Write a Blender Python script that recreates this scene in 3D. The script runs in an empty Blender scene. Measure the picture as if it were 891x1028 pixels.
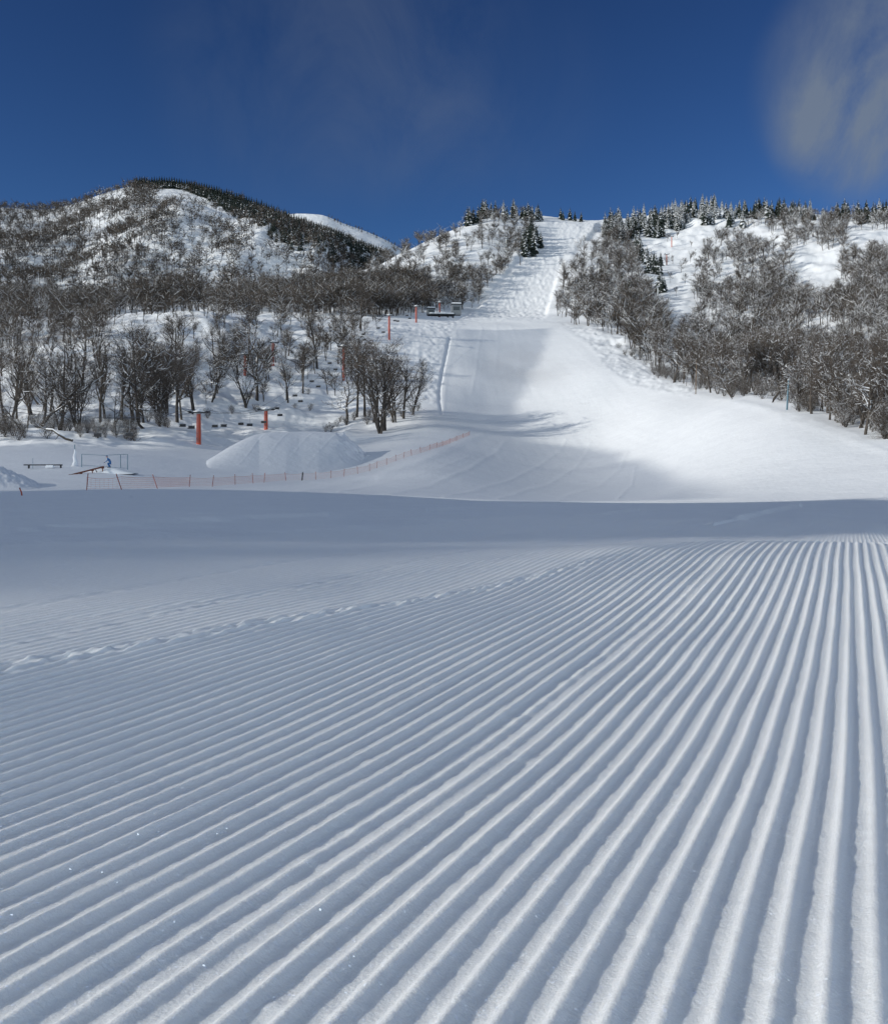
import bpy, bmesh, math, random
import numpy as np
from mathutils import Vector, Matrix, noise as mnoise
PI = math.pi
SC = bpy.context.scene
COL = SC.collection
# ---------------------------------------------------------------- camera, sky, sun, exposure
F, CX, HY, EYE = 1050.0, 445.5, 470.0, 0.47      # focal length in photo pixels, centre column, eye-level row, eye height
cam_data = bpy.data.cameras.new('camera')
cam = bpy.data.objects.new('camera', cam_data); COL.objects.link(cam)
cam.location = (0, 0, EYE); cam.rotation_euler = (math.radians(90), 0, 0)
cam_data.sensor_fit = 'HORIZONTAL'; cam_data.sensor_width = 36; cam_data.lens = 36 * F / 891
cam_data.shift_y = -(514 - HY) / 891
cam_data.clip_start = 0.05; cam_data.clip_end = 12000
SC.camera = cam
SUN_EL, SUN_AZ = math.radians(20.0), math.radians(18)      # azimuth measured from -X towards -Y
SV = Vector((-math.cos(SUN_EL) * math.cos(SUN_AZ), -math.cos(SUN_EL) * math.sin(SUN_AZ), math.sin(SUN_EL)))
sl = bpy.data.lights.new('sun', 'SUN'); sl.energy = 3.7; sl.angle = math.radians(0.53); sl.color = (1.0, 0.955, 0.85)
so = bpy.data.objects.new('sun', sl); COL.objects.link(so)
so.rotation_euler = SV.to_track_quat('Z', 'Y').to_euler(); so.location = (-40, -10, 60)
W = bpy.data.worlds.new('World'); SC.world = W; W.use_nodes = True
wn, wl = W.node_tree.nodes, W.node_tree.links
for n in list(wn): wn.remove(n)
sky = wn.new('ShaderNodeTexSky'); sky.sky_type = 'NISHITA'; sky.sun_disc = False
sky.sun_elevation = SUN_EL; sky.sun_rotation = math.atan2(SV.x, SV.y)
sky.altitude = 1500; sky.air_density = 1.0; sky.dust_density = 0.8; sky.ozone_density = 4.2
bg = wn.new('ShaderNodeBackground'); bg.inputs['Strength'].default_value = 0.05
wo = wn.new('ShaderNodeOutputWorld')
# thin wisps of cloud high in the sky
tc = wn.new('ShaderNodeTexCoord')
def wmath(op, a, b=None, c=None):
    n = wn.new('ShaderNodeMath'); n.operation = op
    for i, v in enumerate((a, b, c)):
        if v is None: continue
        if isinstance(v, (int, float)): n.inputs[i].default_value = v
        else: wl.new(v, n.inputs[i])
    return n.outputs[0]
def wisp(px, py, rad_deg, power=1.0):
    d = Vector(((px - CX) / F, 1, (HY - py) / F)).normalized()
    dp = wn.new('ShaderNodeVectorMath'); dp.operation = 'DOT_PRODUCT'; wl.new(tc.outputs['Generated'], dp.inputs[0]); dp.inputs[1].default_value = d
    mr = wn.new('ShaderNodeMapRange'); mr.interpolation_type = 'SMOOTHSTEP'
    mr.inputs['From Min'].default_value = math.cos(math.radians(rad_deg)); mr.inputs['From Max'].default_value = 1.0
    mr.inputs['To Max'].default_value = power
    wl.new(dp.outputs['Value'], mr.inputs['Value']); return mr.outputs[0]
mp = wn.new('ShaderNodeMapping'); mp.inputs['Scale'].default_value = (4.5, 4.5, 3.0); mp.inputs['Location'].default_value = (3.1, 1.7, 0.4)
wl.new(tc.outputs['Generated'], mp.inputs['Vector'])
nz = wn.new('ShaderNodeTexNoise'); nz.inputs['Scale'].default_value = 2.2; nz.inputs['Detail'].default_value = 9; nz.inputs['Roughness'].default_value = 0.62
nz.inputs['Distortion'].default_value = 0.5
wl.new(mp.outputs[0], nz.inputs['Vector'])
msk = wmath('ADD', wisp(895, 80, 7.0, 2.2), wisp(850, 125, 4.2, 1.7))
msk = wmath('ADD', msk, wisp(400, 70, 8, 0.34)); msk = wmath('ADD', msk, wisp(500, 100, 7, 0.15))
msk = wmath('ADD', msk, wisp(300, 70, 9, 0.3))
# broken bright cloud added unseen behind the camera, to lift the fill light
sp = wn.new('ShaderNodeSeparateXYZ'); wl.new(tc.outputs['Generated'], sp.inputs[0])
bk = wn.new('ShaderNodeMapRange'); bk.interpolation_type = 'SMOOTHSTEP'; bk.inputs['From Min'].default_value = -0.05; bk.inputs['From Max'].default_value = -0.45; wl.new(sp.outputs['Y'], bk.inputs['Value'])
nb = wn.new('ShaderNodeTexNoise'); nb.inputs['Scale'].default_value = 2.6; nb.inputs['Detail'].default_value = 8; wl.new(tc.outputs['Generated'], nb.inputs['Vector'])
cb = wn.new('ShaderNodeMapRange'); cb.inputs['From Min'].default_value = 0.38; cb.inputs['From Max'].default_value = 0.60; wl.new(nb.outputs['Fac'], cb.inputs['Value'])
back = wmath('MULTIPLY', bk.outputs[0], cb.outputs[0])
cr = wn.new('ShaderNodeMapRange'); cr.inputs['From Min'].default_value = 0.30; cr.inputs['From Max'].default_value = 0.95
wl.new(nz.outputs['Fac'], cr.inputs['Value'])
fac = wmath('MULTIPLY', msk, cr.outputs[0]); fac = wmath('MULTIPLY', fac, 0.62); fac = wmath('MINIMUM', fac, 0.8)
mx = wn.new('ShaderNodeMixRGB'); mx.inputs['Color2'].default_value = (3.6, 4.4, 5.6, 1)
gam = wn.new('ShaderNodeGamma'); gam.inputs['Gamma'].default_value = 1.6; wl.new(sky.outputs[0], gam.inputs['Color'])
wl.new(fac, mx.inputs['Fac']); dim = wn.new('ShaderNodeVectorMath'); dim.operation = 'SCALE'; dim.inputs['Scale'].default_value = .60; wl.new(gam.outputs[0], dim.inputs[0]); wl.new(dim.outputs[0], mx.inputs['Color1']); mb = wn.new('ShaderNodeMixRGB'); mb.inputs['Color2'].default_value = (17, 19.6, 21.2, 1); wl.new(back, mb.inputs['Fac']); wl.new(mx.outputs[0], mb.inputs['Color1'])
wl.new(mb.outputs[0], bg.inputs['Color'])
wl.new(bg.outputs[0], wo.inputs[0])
SC.view_settings.view_transform = 'Standard'; SC.view_settings.look = 'None'
SC.view_settings.exposure = 0.0; SC.view_settings.gamma = 1.0; SC.view_settings.use_curve_mapping = False
SC.cycles.max_bounces = 5; SC.cycles.diffuse_bounces = 3; SC.cycles.transparent_max_bounces = 8
rnd = random.Random(7); nprng = np.random.default_rng(11)

# ---------------------------------------------------------------- materials
def new_mat(name):
    m = bpy.data.materials.new(name); m.use_nodes = True
    nt = m.node_tree; b = nt.nodes['Principled BSDF']
    return m, nt.nodes, nt.links, b
def simple(name, col, rough=0.6, metal=0.0, var=0.12, scale=6.0, snow=0.0, snowcol=(.82, .85, .9)):
    """painted / barked surface with uneven tone; snow>0 lets snow lie on faces that look up"""
    m, n, l, b = new_mat(name)
    b.inputs['Roughness'].default_value = rough; b.inputs['Metallic'].default_value = metal
    t = n.new('ShaderNodeTexCoord'); z = n.new('ShaderNodeTexNoise'); z.inputs['Scale'].default_value = scale; z.inputs['Detail'].default_value = 4
    l.new(t.outputs['Object'], z.inputs['Vector'])
    r = n.new('ShaderNodeMapRange'); r.inputs['To Min'].default_value = 1 - var * 2; r.inputs['To Max'].default_value = 1 + var * 2
    r.inputs['From Min'].default_value = .25; r.inputs['From Max'].default_value = .75
    l.new(z.outputs['Fac'], r.inputs['Value'])
    oi = n.new('ShaderNodeObjectInfo'); r2 = n.new('ShaderNodeMapRange'); r2.inputs['To Min'].default_value = 1 - var; r2.inputs['To Max'].default_value = 1 + var
    l.new(oi.outputs['Random'], r2.inputs['Value'])
    mu = n.new('ShaderNodeMath'); mu.operation = 'MULTIPLY'; l.new(r.outputs[0], mu.inputs[0]); l.new(r2.outputs[0], mu.inputs[1])
    vm = n.new('ShaderNodeVectorMath'); vm.operation = 'SCALE'; vm.inputs[0].default_value = col; l.new(mu.outputs[0], vm.inputs['Scale'])
    out = vm.outputs[0]
    if snow > 0:
        g = n.new('ShaderNodeNewGeometry'); s = n.new('ShaderNodeSeparateXYZ'); l.new(g.outputs['Normal'], s.inputs[0])
        z2 = n.new('ShaderNodeTexNoise'); z2.inputs['Scale'].default_value = 1.3; l.new(t.outputs['Object'], z2.inputs['Vector'])
        ad = n.new('ShaderNodeMath'); ad.operation = 'MULTIPLY_ADD'; l.new(z2.outputs['Fac'], ad.inputs[0]); ad.inputs[1].default_value = 1.2
        l.new(s.outputs['Z'], ad.inputs[2])
        r3 = n.new('ShaderNodeMapRange'); r3.inputs['From Min'].default_value = 1.75 - snow; r3.inputs['From Max'].default_value = 1.85 - snow
        l.new(ad.outputs[0], r3.inputs['Value'])
        mm = n.new('ShaderNodeMixRGB'); mm.inputs['Color2'].default_value = (*snowcol, 1); l.new(r3.outputs[0], mm.inputs['Fac']); l.new(out, mm.inputs['Color1'])
        out = mm.outputs[0]
    l.new(out, b.inputs['Base Color'])
    return m

def snow_mat(name, grains, bumps, glint=0.0, gscale=250, tint=(.86, .89, .93), tracks=0.0):
    """snow; grains/bumps are lists of (noise scale per metre, bump distance in m)"""
    m, n, l, b = new_mat(name)
    b.inputs['Roughness'].default_value = 0.55
    b.inputs['Specular IOR Level'].default_value = 0.25
    g = n.new('ShaderNodeNewGeometry'); last = None
    for sc, dist, stretch in bumps:
        mp_ = n.new('ShaderNodeMapping'); mp_.inputs['Scale'].default_value = stretch; l.new(g.outputs['Position'], mp_.inputs['Vector'])
        z = n.new('ShaderNodeTexNoise'); z.inputs['Scale'].default_value = sc; z.inputs['Detail'].default_value = 5; z.inputs['Roughness'].default_value = .6
        l.new(mp_.outputs[0], z.inputs['Vector'])
        bp = n.new('ShaderNodeBump'); bp.inputs['Distance'].default_value = dist; bp.inputs['Strength'].default_value = 1.0
        l.new(z.outputs['Fac'], bp.inputs['Height'])
        if last: l.new(last, bp.inputs['Normal'])
        last = bp.outputs[0]
    if last: l.new(last, b.inputs['Normal'])
    z = n.new('ShaderNodeTexNoise'); z.inputs['Scale'].default_value = grains; z.inputs['Detail'].default_value = 6; z.inputs['Roughness'].default_value = .7
    l.new(g.outputs['Position'], z.inputs['Vector'])
    r = n.new('ShaderNodeMapRange'); r.inputs['To Min'].default_value = 0.93; r.inputs['To Max'].default_value = 1.05; l.new(z.outputs['Fac'], r.inputs['Value'])
    vm = n.new('ShaderNodeVectorMath'); vm.operation = 'SCALE'; vm.inputs[0].default_value = tint; l.new(r.outputs[0], vm.inputs['Scale'])
    l.new(vm.outputs[0], b.inputs['Base Color'])
    if glint > 0:                       # a few ice crystals tilted at random mirror the sun
        out = n['Material Output']
        v = n.new('ShaderNodeTexVoronoi'); v.inputs['Scale'].default_value = gscale; l.new(g.outputs['Position'], v.inputs['Vector'])
        sx = n.new('ShaderNodeSeparateColor'); l.new(v.outputs['Color'], sx.inputs[0])
        c1 = n.new('ShaderNodeMath'); c1.operation = 'LESS_THAN'; l.new(sx.outputs[0], c1.inputs[0]); c1.inputs[1].default_value = glint
        nm = n.new('ShaderNodeVectorMath'); nm.operation = 'SUBTRACT'; l.new(v.outputs['Color'], nm.inputs[0]); nm.inputs[1].default_value = (.5, .5, .5)
        nm2 = n.new('ShaderNodeVectorMath'); nm2.operation = 'ADD'; l.new(nm.outputs[0], nm2.inputs[0]); l.new(g.outputs['Normal'], nm2.inputs[1])
        nm3 = n.new('ShaderNodeVectorMath'); nm3.operation = 'NORMALIZE'; l.new(nm2.outputs[0], nm3.inputs[0])
        gl = n.new('ShaderNodeBsdfAnisotropic'); gl.inputs['Roughness'].default_value = .22; l.new(nm3.outputs[0], gl.inputs['Normal'])
        gc = n.new('ShaderNodeMixRGB'); gc.inputs['Color1'].default_value = (0, 0, 0, 1); gc.inputs['Color2'].default_value = (.9, .9, .9, 1); l.new(c1.outputs[0], gc.inputs['Fac']); l.new(gc.outputs[0], gl.inputs['Color'])
        ms = n.new('ShaderNodeAddShader'); l.new(b.outputs[0], ms.inputs[0]); l.new(gl.outputs[0], ms.inputs[1])
        l.new(ms.outputs[0], out.inputs['Surface'])
    return m
M_near = snow_mat('groomed_snow', 420, [(60, .0016, (1, 1, 1)), (260, .0016, (1, 1, 1))], glint=.016, gscale=460)
_b = M_near.node_tree.nodes['Principled BSDF']; _b.inputs['Subsurface Weight'].default_value = 1.0; _b.inputs['Subsurface Radius'].default_value = (1.0, .95, .9); _b.inputs['Subsurface Scale'].default_value = .009; _b.inputs['Base Color'].default_value = (.9, .92, .95, 1)
M_snow = snow_mat('piste_snow', .6, [(.12, .3, (1, 1, 1)), (1.6, .06, (1, .6, 1)), (14, .012, (1, 1, 1))])
M_hill = snow_mat('mountain_snow', .05, [(.03, 6.0, (1, 1, 1)), (.13, 1.6, (1, 1, 1))])
M_lump = snow_mat('fresh_snow', 3.0, [(3, .05, (1, 1, 1))])
M_bark = simple('tree_bark', (.062, .053, .046), .9, var=.22, scale=2.0, snow=.55)
M_twig = simple('twig_bark', (.080, .065, .054), .9, var=.18, scale=.6)
M_twig_far = simple('far_twig_bark', (.082, .068, .057), .9, var=.25, scale=.05)
M_rime = simple('snow_on_twigs', (.80, .83, .87), .7, var=.04)
M_needle = simple('fir_needles', (.030, .045, .036), .85, var=.25, scale=1.5)
M_red = simple('orange_red_tower_paint', (.40, .062, .028), .55, var=.14, scale=1.2)
M_steel = simple('galvanised_steel', (.36, .39, .41), .45, .7, var=.1, scale=3)
M_dark = simple('dark_rubber_and_steel', (.035, .038, .045), .6, .2, var=.1)
M_rope = simple('steel_cable', (.10, .105, .11), .5, .6)
M_rust = simple('rusty_rail_steel', (.20, .075, .045), .7, .3, var=.2)
M_post = simple('fence_post_paint', (.28, .06, .035), .7, var=.2)
M_net = simple('orange_net', (.60, .22, .14), .7, var=.1)
M_blue = simple('blue_jacket_cloth', (.03, .13, .33), .85, var=.12, scale=20)
M_pants = simple('navy_trouser_cloth', (.025, .055, .13), .9, var=.1, scale=20)
M_skin = simple('skin', (.55, .34, .25), .6, var=.03)
M_hat = simple('dark_knit', (.03, .035, .05), .9)
M_bluesteel = simple('blue_grey_pole_paint', (.12, .21, .27), .6, var=.1)
M_wood = simple('weathered_wood', (.17, .13, .10), .85, var=.2)
M_glass = simple('dark_window_glass', (.03, .04, .05), .1)
M_wall = simple('grey_hut_cladding', (.20, .22, .24), .8, var=.12)

# ---------------------------------------------------------------- small helpers
def tag(o, label=None, cat=None, group=None, kind=None):
    if label: o['label'] = label
    if cat: o['category'] = cat
    if group: o['group'] = group
    if kind: o['kind'] = kind
    return o
def empty(name, loc, rz=0.0):
    o = bpy.data.objects.new(name, None); COL.objects.link(o); o.location = loc; o.rotation_euler = (0, 0, rz); o.empty_display_size = .3
    return o
def link(name, me, parent=None, loc=None):
    o = bpy.data.objects.new(name, me); COL.objects.link(o)
    if parent: o.parent = parent
    if loc is not None: o.location = loc
    return o
def copy_tree(o, parent=None):
    c = o.copy(); COL.objects.link(c); c.parent = parent
    for ch in list(o.children): copy_tree(ch, c)
    return c
class MB:
    """collects boxes, tubes and faces for ONE mesh"""
    def __init__(s): s.v = []; s.f = []; s.m = []
    def face(s, pts, mi=0):
        i = len(s.v); s.v += [tuple(p) for p in pts]; s.f.append(tuple(range(i, i + len(pts)))); s.m.append(mi)
    def tube(s, pts, rads, n=6, mi=0, cap=True):
        pts = [Vector(p) for p in pts]
        if isinstance(rads, (int, float)): rads = [rads] * len(pts)
        rings = []
        for i, p in enumerate(pts):
            d = (pts[min(i + 1, len(pts) - 1)] - pts[max(i - 1, 0)])
            if d.length < 1e-9: d = Vector((0, 0, 1))
            d.normalize(); a = Vector((0, 0, 1)) if abs(d.z) < .9 else Vector((1, 0, 0))
            u = d.cross(a).normalized(); w = d.cross(u)
            b = len(s.v)
            for k in range(n):
                t = 2 * PI * k / n; s.v.append(tuple(p + (u * math.cos(t) + w * math.sin(t)) * rads[i]))
            rings.append(b)
        for a, b in zip(rings, rings[1:]):
            for k in range(n):
                k2 = (k + 1) % n; s.f.append((a + k, a + k2, b + k2, b + k)); s.m.append(mi)
        if cap:
            s.f.append(tuple(rings[0] + k for k in range(n))[::-1]); s.m.append(mi)
            s.f.append(tuple(rings[-1] + k for k in range(n))); s.m.append(mi)
    def box(s, c, size, rz=0.0, mi=0, taper=1.0, rot=None):
        c = Vector(c); hx, hy, hz = [q / 2 for q in size]; b = len(s.v)
        R = rot or Matrix.Rotation(rz, 3, 'Z')
        for z in (-1, 1):
            k = taper if z > 0 else 1
            for x, y in ((-1, -1), (1, -1), (1, 1), (-1, 1)):
                s.v.append(tuple(c + R @ Vector((x * hx * k, y * hy * k, z * hz))))
        for q in ((0, 3, 2, 1), (4, 5, 6, 7), (0, 1, 5, 4), (1, 2, 6, 5), (2, 3, 7, 6), (3, 0, 4, 7)):
            s.f.append(tuple(b + i for i in q)); s.m.append(mi)
    def mesh(s, name, mats, smooth=False, bevel=0.0):
        me = bpy.data.meshes.new(name); me.from_pydata(s.v, [], s.f)
        for m in (mats if isinstance(mats, (list, tuple)) else [mats]): me.materials.append(m)
        me.polygons.foreach_set('material_index', s.m)
        if smooth: me.polygons.foreach_set('use_smooth', [True] * len(s.f))
        if bevel > 0:
            bm = bmesh.new(); bm.from_mesh(me)
            bmesh.ops.bevel(bm, geom=bm.edges[:], offset=bevel, segments=2, affect='EDGES', clamp_overlap=True)
            bm.to_mesh(me); bm.free()
        me.update(); return me
    def build(s, name, mats, parent=None, smooth=False, bevel=0.0, loc=None):
        return link(name, s.mesh(name, mats, smooth, bevel), parent, loc)
def grid_mesh(name, V, nr, nc, mats, flip=False, smooth=True):
    """V: (nr*nc,3) array; rows x columns"""
    me = bpy.data.meshes.new(name)
    me.vertices.add(nr * nc); me.vertices.foreach_set('co', V.astype(np.float32).ravel())
    i = np.arange(nr - 1)[:, None] * nc + np.arange(nc - 1)[None, :]
    q = np.stack([i, i + 1, i + nc + 1, i + nc], -1).reshape(-1, 4)
    if flip: q = q[:, ::-1]
    nf = len(q)
    me.loops.add(nf * 4); me.loops.foreach_set('vertex_index', q.astype(np.int32).ravel())
    me.polygons.add(nf); me.polygons.foreach_set('loop_start', np.arange(nf, dtype=np.int32) * 4)
    me.polygons.foreach_set('loop_total', np.full(nf, 4, np.int32))
    me.polygons.foreach_set('use_smooth', np.full(nf, smooth))
    me.materials.append(mats); me.update(calc_edges=True); return me
def pchip(x, y):
    x = np.asarray(x, float); y = np.asarray(y, float); h = np.diff(x); d = np.diff(y) / h
    m = np.zeros_like(x); m[0] = d[0]; m[-1] = d[-1]
    for i in range(1, len(x) - 1):
        if d[i - 1] * d[i] > 0:
            w1, w2 = 2 * h[i] + h[i - 1], h[i] + 2 * h[i - 1]; m[i] = (w1 + w2) / (w1 / d[i - 1] + w2 / d[i])
    def f(q):
        q = np.clip(q, x[0], x[-1]); i = np.clip(np.searchsorted(x, q) - 1, 0, len(x) - 2); t = (q - x[i]) / h[i]
        return ((1 + 2 * t) * (1 - t) ** 2 * y[i] + t * (1 - t) ** 2 * h[i] * m[i] + t * t * (3 - 2 * t) * y[i + 1] + t * t * (t - 1) * h[i] * m[i + 1])
    return f
def ss(a, b, x):
    t = np.clip((x - a) / (b - a), 0, 1); return t * t * (3 - 2 * t)
_perm = np.random.default_rng(5).random((256, 256))
def vnoise(x, y):
    xi = np.floor(x).astype(int); yi = np.floor(y).astype(int); fx = x - xi; fy = y - yi
    fx = fx * fx * fx * (fx * (fx * 6 - 15) + 10); fy = fy * fy * fy * (fy * (fy * 6 - 15) + 10)
    a = _perm[xi % 256, yi % 256]; b = _perm[(xi + 1) % 256, yi % 256]; c = _perm[xi % 256, (yi + 1) % 256]; d = _perm[(xi + 1) % 256, (yi + 1) % 256]
    return (a * (1 - fx) + b * fx) * (1 - fy) + (c * (1 - fx) + d * fx) * fy - .5
def fbm(x, y, o=4, g=.5):
    r = 0; a = 1
    for k in range(o): r = r + a * vnoise(x * 2 ** k + 17.3 * k, y * 2 ** k + 9.1 * k); a *= g
    return r
def seg_dist(px, py, poly):
    d = np.full(np.shape(px), 1e9)
    for (x0, y0), (x1, y1) in zip(poly, poly[1:]):
        dx, dy = x1 - x0, y1 - y0; t = np.clip(((px - x0) * dx + (py - y0) * dy) / (dx * dx + dy * dy), 0, 1)
        d = np.minimum(d, np.hypot(px - x0 - t * dx, py - y0 - t * dy))
    return d
def inpoly(px, py, poly):
    px = np.asarray(px, float); py = np.asarray(py, float); ins = np.zeros(px.shape, bool); j = len(poly) - 1
    for i in range(len(poly)):
        xi, yi = poly[i]; xj, yj = poly[j]
        c = ((yi > py) != (yj > py)) & (px < (xj - xi) * (py - yi) / ((yj - yi) or 1e-9) + xi); ins ^= c; j = i
    return ins

# ---------------------------------------------------------------- the shape of the land
# surveyed points: (bearing column, distance in m, elevation row) ; elevation = EYE + (HY-row)/F*distance
SURVEY = []
def sv(col, *pairs):
    for d, row in pairs: SURVEY.append((col, d, row))
sv(-500, (15, 530), (30, 508), (60, 492), (100, 478), (160, 440), (300, 370), (500, 300), (800, 270), (1400, 290))
sv(-200, (15, 530), (30, 509), (60, 497), (90, 488), (130, 472), (190, 447), (300, 395), (420, 345), (560, 325), (800, 320), (1400, 320))
sv(0, (15, 531), (30, 511), (60, 498), (90, 492), (110, 483), (140, 462), (180, 447), (240, 420), (320, 372), (420, 336), (560, 318), (760, 308), (1000, 312), (1400, 330))
sv(110, (15, 531), (60, 496.5), (85, 491), (105, 488), (125, 470), (150, 457), (190, 446), (240, 418), (300, 380), (380, 335), (440, 321), (560, 320), (760, 309), (1000, 315), (1400, 330))
sv(200, (15, 531), (30, 511), (60, 496), (90, 491), (115, 489.5), (140, 474), (170, 460), (220, 447), (265, 425), (320, 378), (400, 322), (430, 314), (520, 318), (700, 312), (900, 306), (1100, 312), (1400, 330))
sv(290, (15, 531), (60, 497), (110, 490.5), (145, 483), (170, 467), (220, 448), (265, 438), (320, 402), (400, 352), (460, 325), (560, 314), (750, 300), (950, 290), (1150, 300), (1400, 325))
sv(371, (15, 531), (30, 512), (60, 498.5), (110, 491.5), (145, 483), (175, 469), (225, 451), (270, 436), (340, 392), (430, 342), (520, 318), (700, 298), (850, 280), (1000, 272), (1200, 285), (1400, 310))
sv(431, (60, 501), (88, 499), (115, 489), (150, 470), (185, 455), (212, 445), (270, 426), (330, 396), (430, 350), (520, 323), (620, 312), (700, 296), (800, 270), (880, 250), (960, 240), (1150, 270), (1400, 300))
sv(490, (15, 531), (30, 513), (60, 503), (75, 504), (100, 501), (138, 489), (170, 475), (205, 461), (240, 446), (285, 431), (340, 404), (430, 361), (540, 322), (600, 319.5), (660, 316), (760, 285), (860, 252), (980, 222), (1030, 213), (1150, 228), (1400, 270))
sv(550, (60, 503.5), (75, 506), (105, 503), (150, 494), (190, 480), (230, 464), (258, 450), (300, 420), (360, 384), (430, 353), (550, 321), (620, 318), (660, 317), (800, 275), (950, 238), (1060, 218.5), (1150, 224), (1400, 270))
sv(605, (15, 531), (30, 514), (60, 505), (75, 507), (108, 502), (148, 493), (190, 479), (228, 461), (254, 447), (290, 417), (350, 369), (430, 344), (500, 328), (620, 308), (760, 275), (900, 245), (1060, 217), (1150, 225), (1400, 270))
sv(660, (60, 505.5), (75, 507), (100, 501.5), (140, 489), (174, 472), (202, 454), (228, 435), (256, 411), (310, 382), (400, 360), (540, 328), (700, 285), (880, 246), (1050, 216), (1150, 222), (1400, 270))
sv(720, (15, 531), (30, 514), (60, 505), (75, 507), (95, 500), (127, 479), (156, 454), (184, 430), (210, 411), (255, 397), (340, 378), (500, 330), (680, 282), (850, 245), (1030, 212), (1150, 222), (1400, 270))
sv(800, (30, 513), (60, 503.5), (75, 505), (90, 499), (120, 466), (142, 437), (163, 415), (220, 392), (380, 350), (560, 300), (760, 252), (960, 216), (1100, 225), (1400, 270))
sv(891, (15, 530), (30, 511), (60, 502), (73, 503), (86, 496), (101, 474), (116, 455), (124, 445), (172, 418), (285, 366), (450, 310), (650, 258), (880, 213), (1000, 225), (1400, 270))
sv(1100, (15, 530), (30, 508), (60, 497), (74, 490), (88, 462), (105, 435), (150, 400), (260, 345), (420, 290), (620, 235), (800, 200), (1000, 215), (1400, 260))
sv(1450, (15, 528), (30, 503), (60, 480), (100, 440), (150, 395), (250, 320), (420, 250), (650, 200), (1000, 210), (1400, 250))
_S = np.array(SURVEY, float)
def _emb(px, Y): return np.stack([np.asarray(px) / 170.0, np.log(Y) * 2.9], -1)
_E = _emb(_S[:, 0], _S[:, 1])
def _phi(r2): return np.where(r2 > 1e-12, .5 * r2 * np.log(np.maximum(r2, 1e-12)), 0)
_n = len(_S); _K = _phi(((_E[:, None] - _E[None]) ** 2).sum(-1)) + np.eye(_n) * .05
_P = np.c_[np.ones(_n), _E]; _A = np.block([[_K, _P], [_P.T, np.zeros((3, 3))]])
_w = np.linalg.solve(_A, np.r_[_S[:, 2], 0, 0, 0])
def tps(px, Y):
    px = np.asarray(px, float); Y = np.asarray(Y, float); sh = np.broadcast(px, Y).shape
    e = _emb(np.broadcast_to(px, sh).ravel(), np.broadcast_to(Y, sh).ravel()); out = np.empty(len(e))
    for i in range(0, len(e), 20000):
        q = e[i:i + 20000]; out[i:i + 20000] = _phi(((q[:, None] - _E[None]) ** 2).sum(-1)) @ _w[:_n] + _w[_n] + q @ _w[_n + 1:]
    return out.reshape(sh)
# coarse tables, bilinear afterwards
_TX = np.arange(-1500, 2600, 10.0); _TY = np.linspace(math.log(12), math.log(1500), 300)
_TT = tps(np.clip(_TX, -560, 1500)[:, None], np.exp(_TY)[None, :])
def _cr(t): return [((-t + 2) * t - 1) * t / 2, ((3 * t - 5) * t * t + 2) / 2, ((-3 * t + 4) * t + 1) * t / 2, (t - 1) * t * t / 2]
def row_tps(px, Y):
    a = np.clip((np.asarray(px, float) - _TX[0]) / 10, 1, len(_TX) - 3.001); b = np.clip((np.log(np.maximum(Y, 1)) - _TY[0]) / (_TY[1] - _TY[0]), 1, len(_TY) - 3.001)
    a, b = np.broadcast_arrays(a, b); i = a.astype(int); j = b.astype(int); wu = _cr(a - i); wv = _cr(b - j); out = 0
    for p in range(4):
        for q in range(4): out = out + wu[p] * wv[q] * _TT[i + p - 1, j + q - 1]
    return out
_nr = pchip(np.log([.1, .89, 2.3, 3.78, 5.4, 6.4, 8, 10, 14.4, 20, 30, 45, 60]), [-.47, -.473, -.500, -.468, -.425, -.455, -.60, -.715, -.85, -.98, -1.25, -1.6, -1.95])
_nl = pchip(np.log([.1, .89, 2.3, 3.78, 5.6, 8, 14.4, 20, 30, 45, 60]), [-.47, -.473, -.500, -.495, -.505, -.60, -.825, -.94, -1.13, -1.38, -1.52])
def z_near(X, Y):
    px = CX + F * X / np.maximum(Y, .3); k = ss(330, 760, px); ly = np.log(np.maximum(Y, .1))
    und = fbm(X * .9 + 3, Y * .7, 3) * .018 * ss(.5, 3, Y) + fbm(X * .25, Y * .25, 2) * .05 * ss(3, 9, Y)
    return (_nr(ly) * k + _nl(ly) * (1 - k)) + und + fbm((X * .931 - Y * .365) * 1.4, (X * .365 + Y * .931) * .10, 3) * .055 * ss(5, 14, Y)
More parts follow.
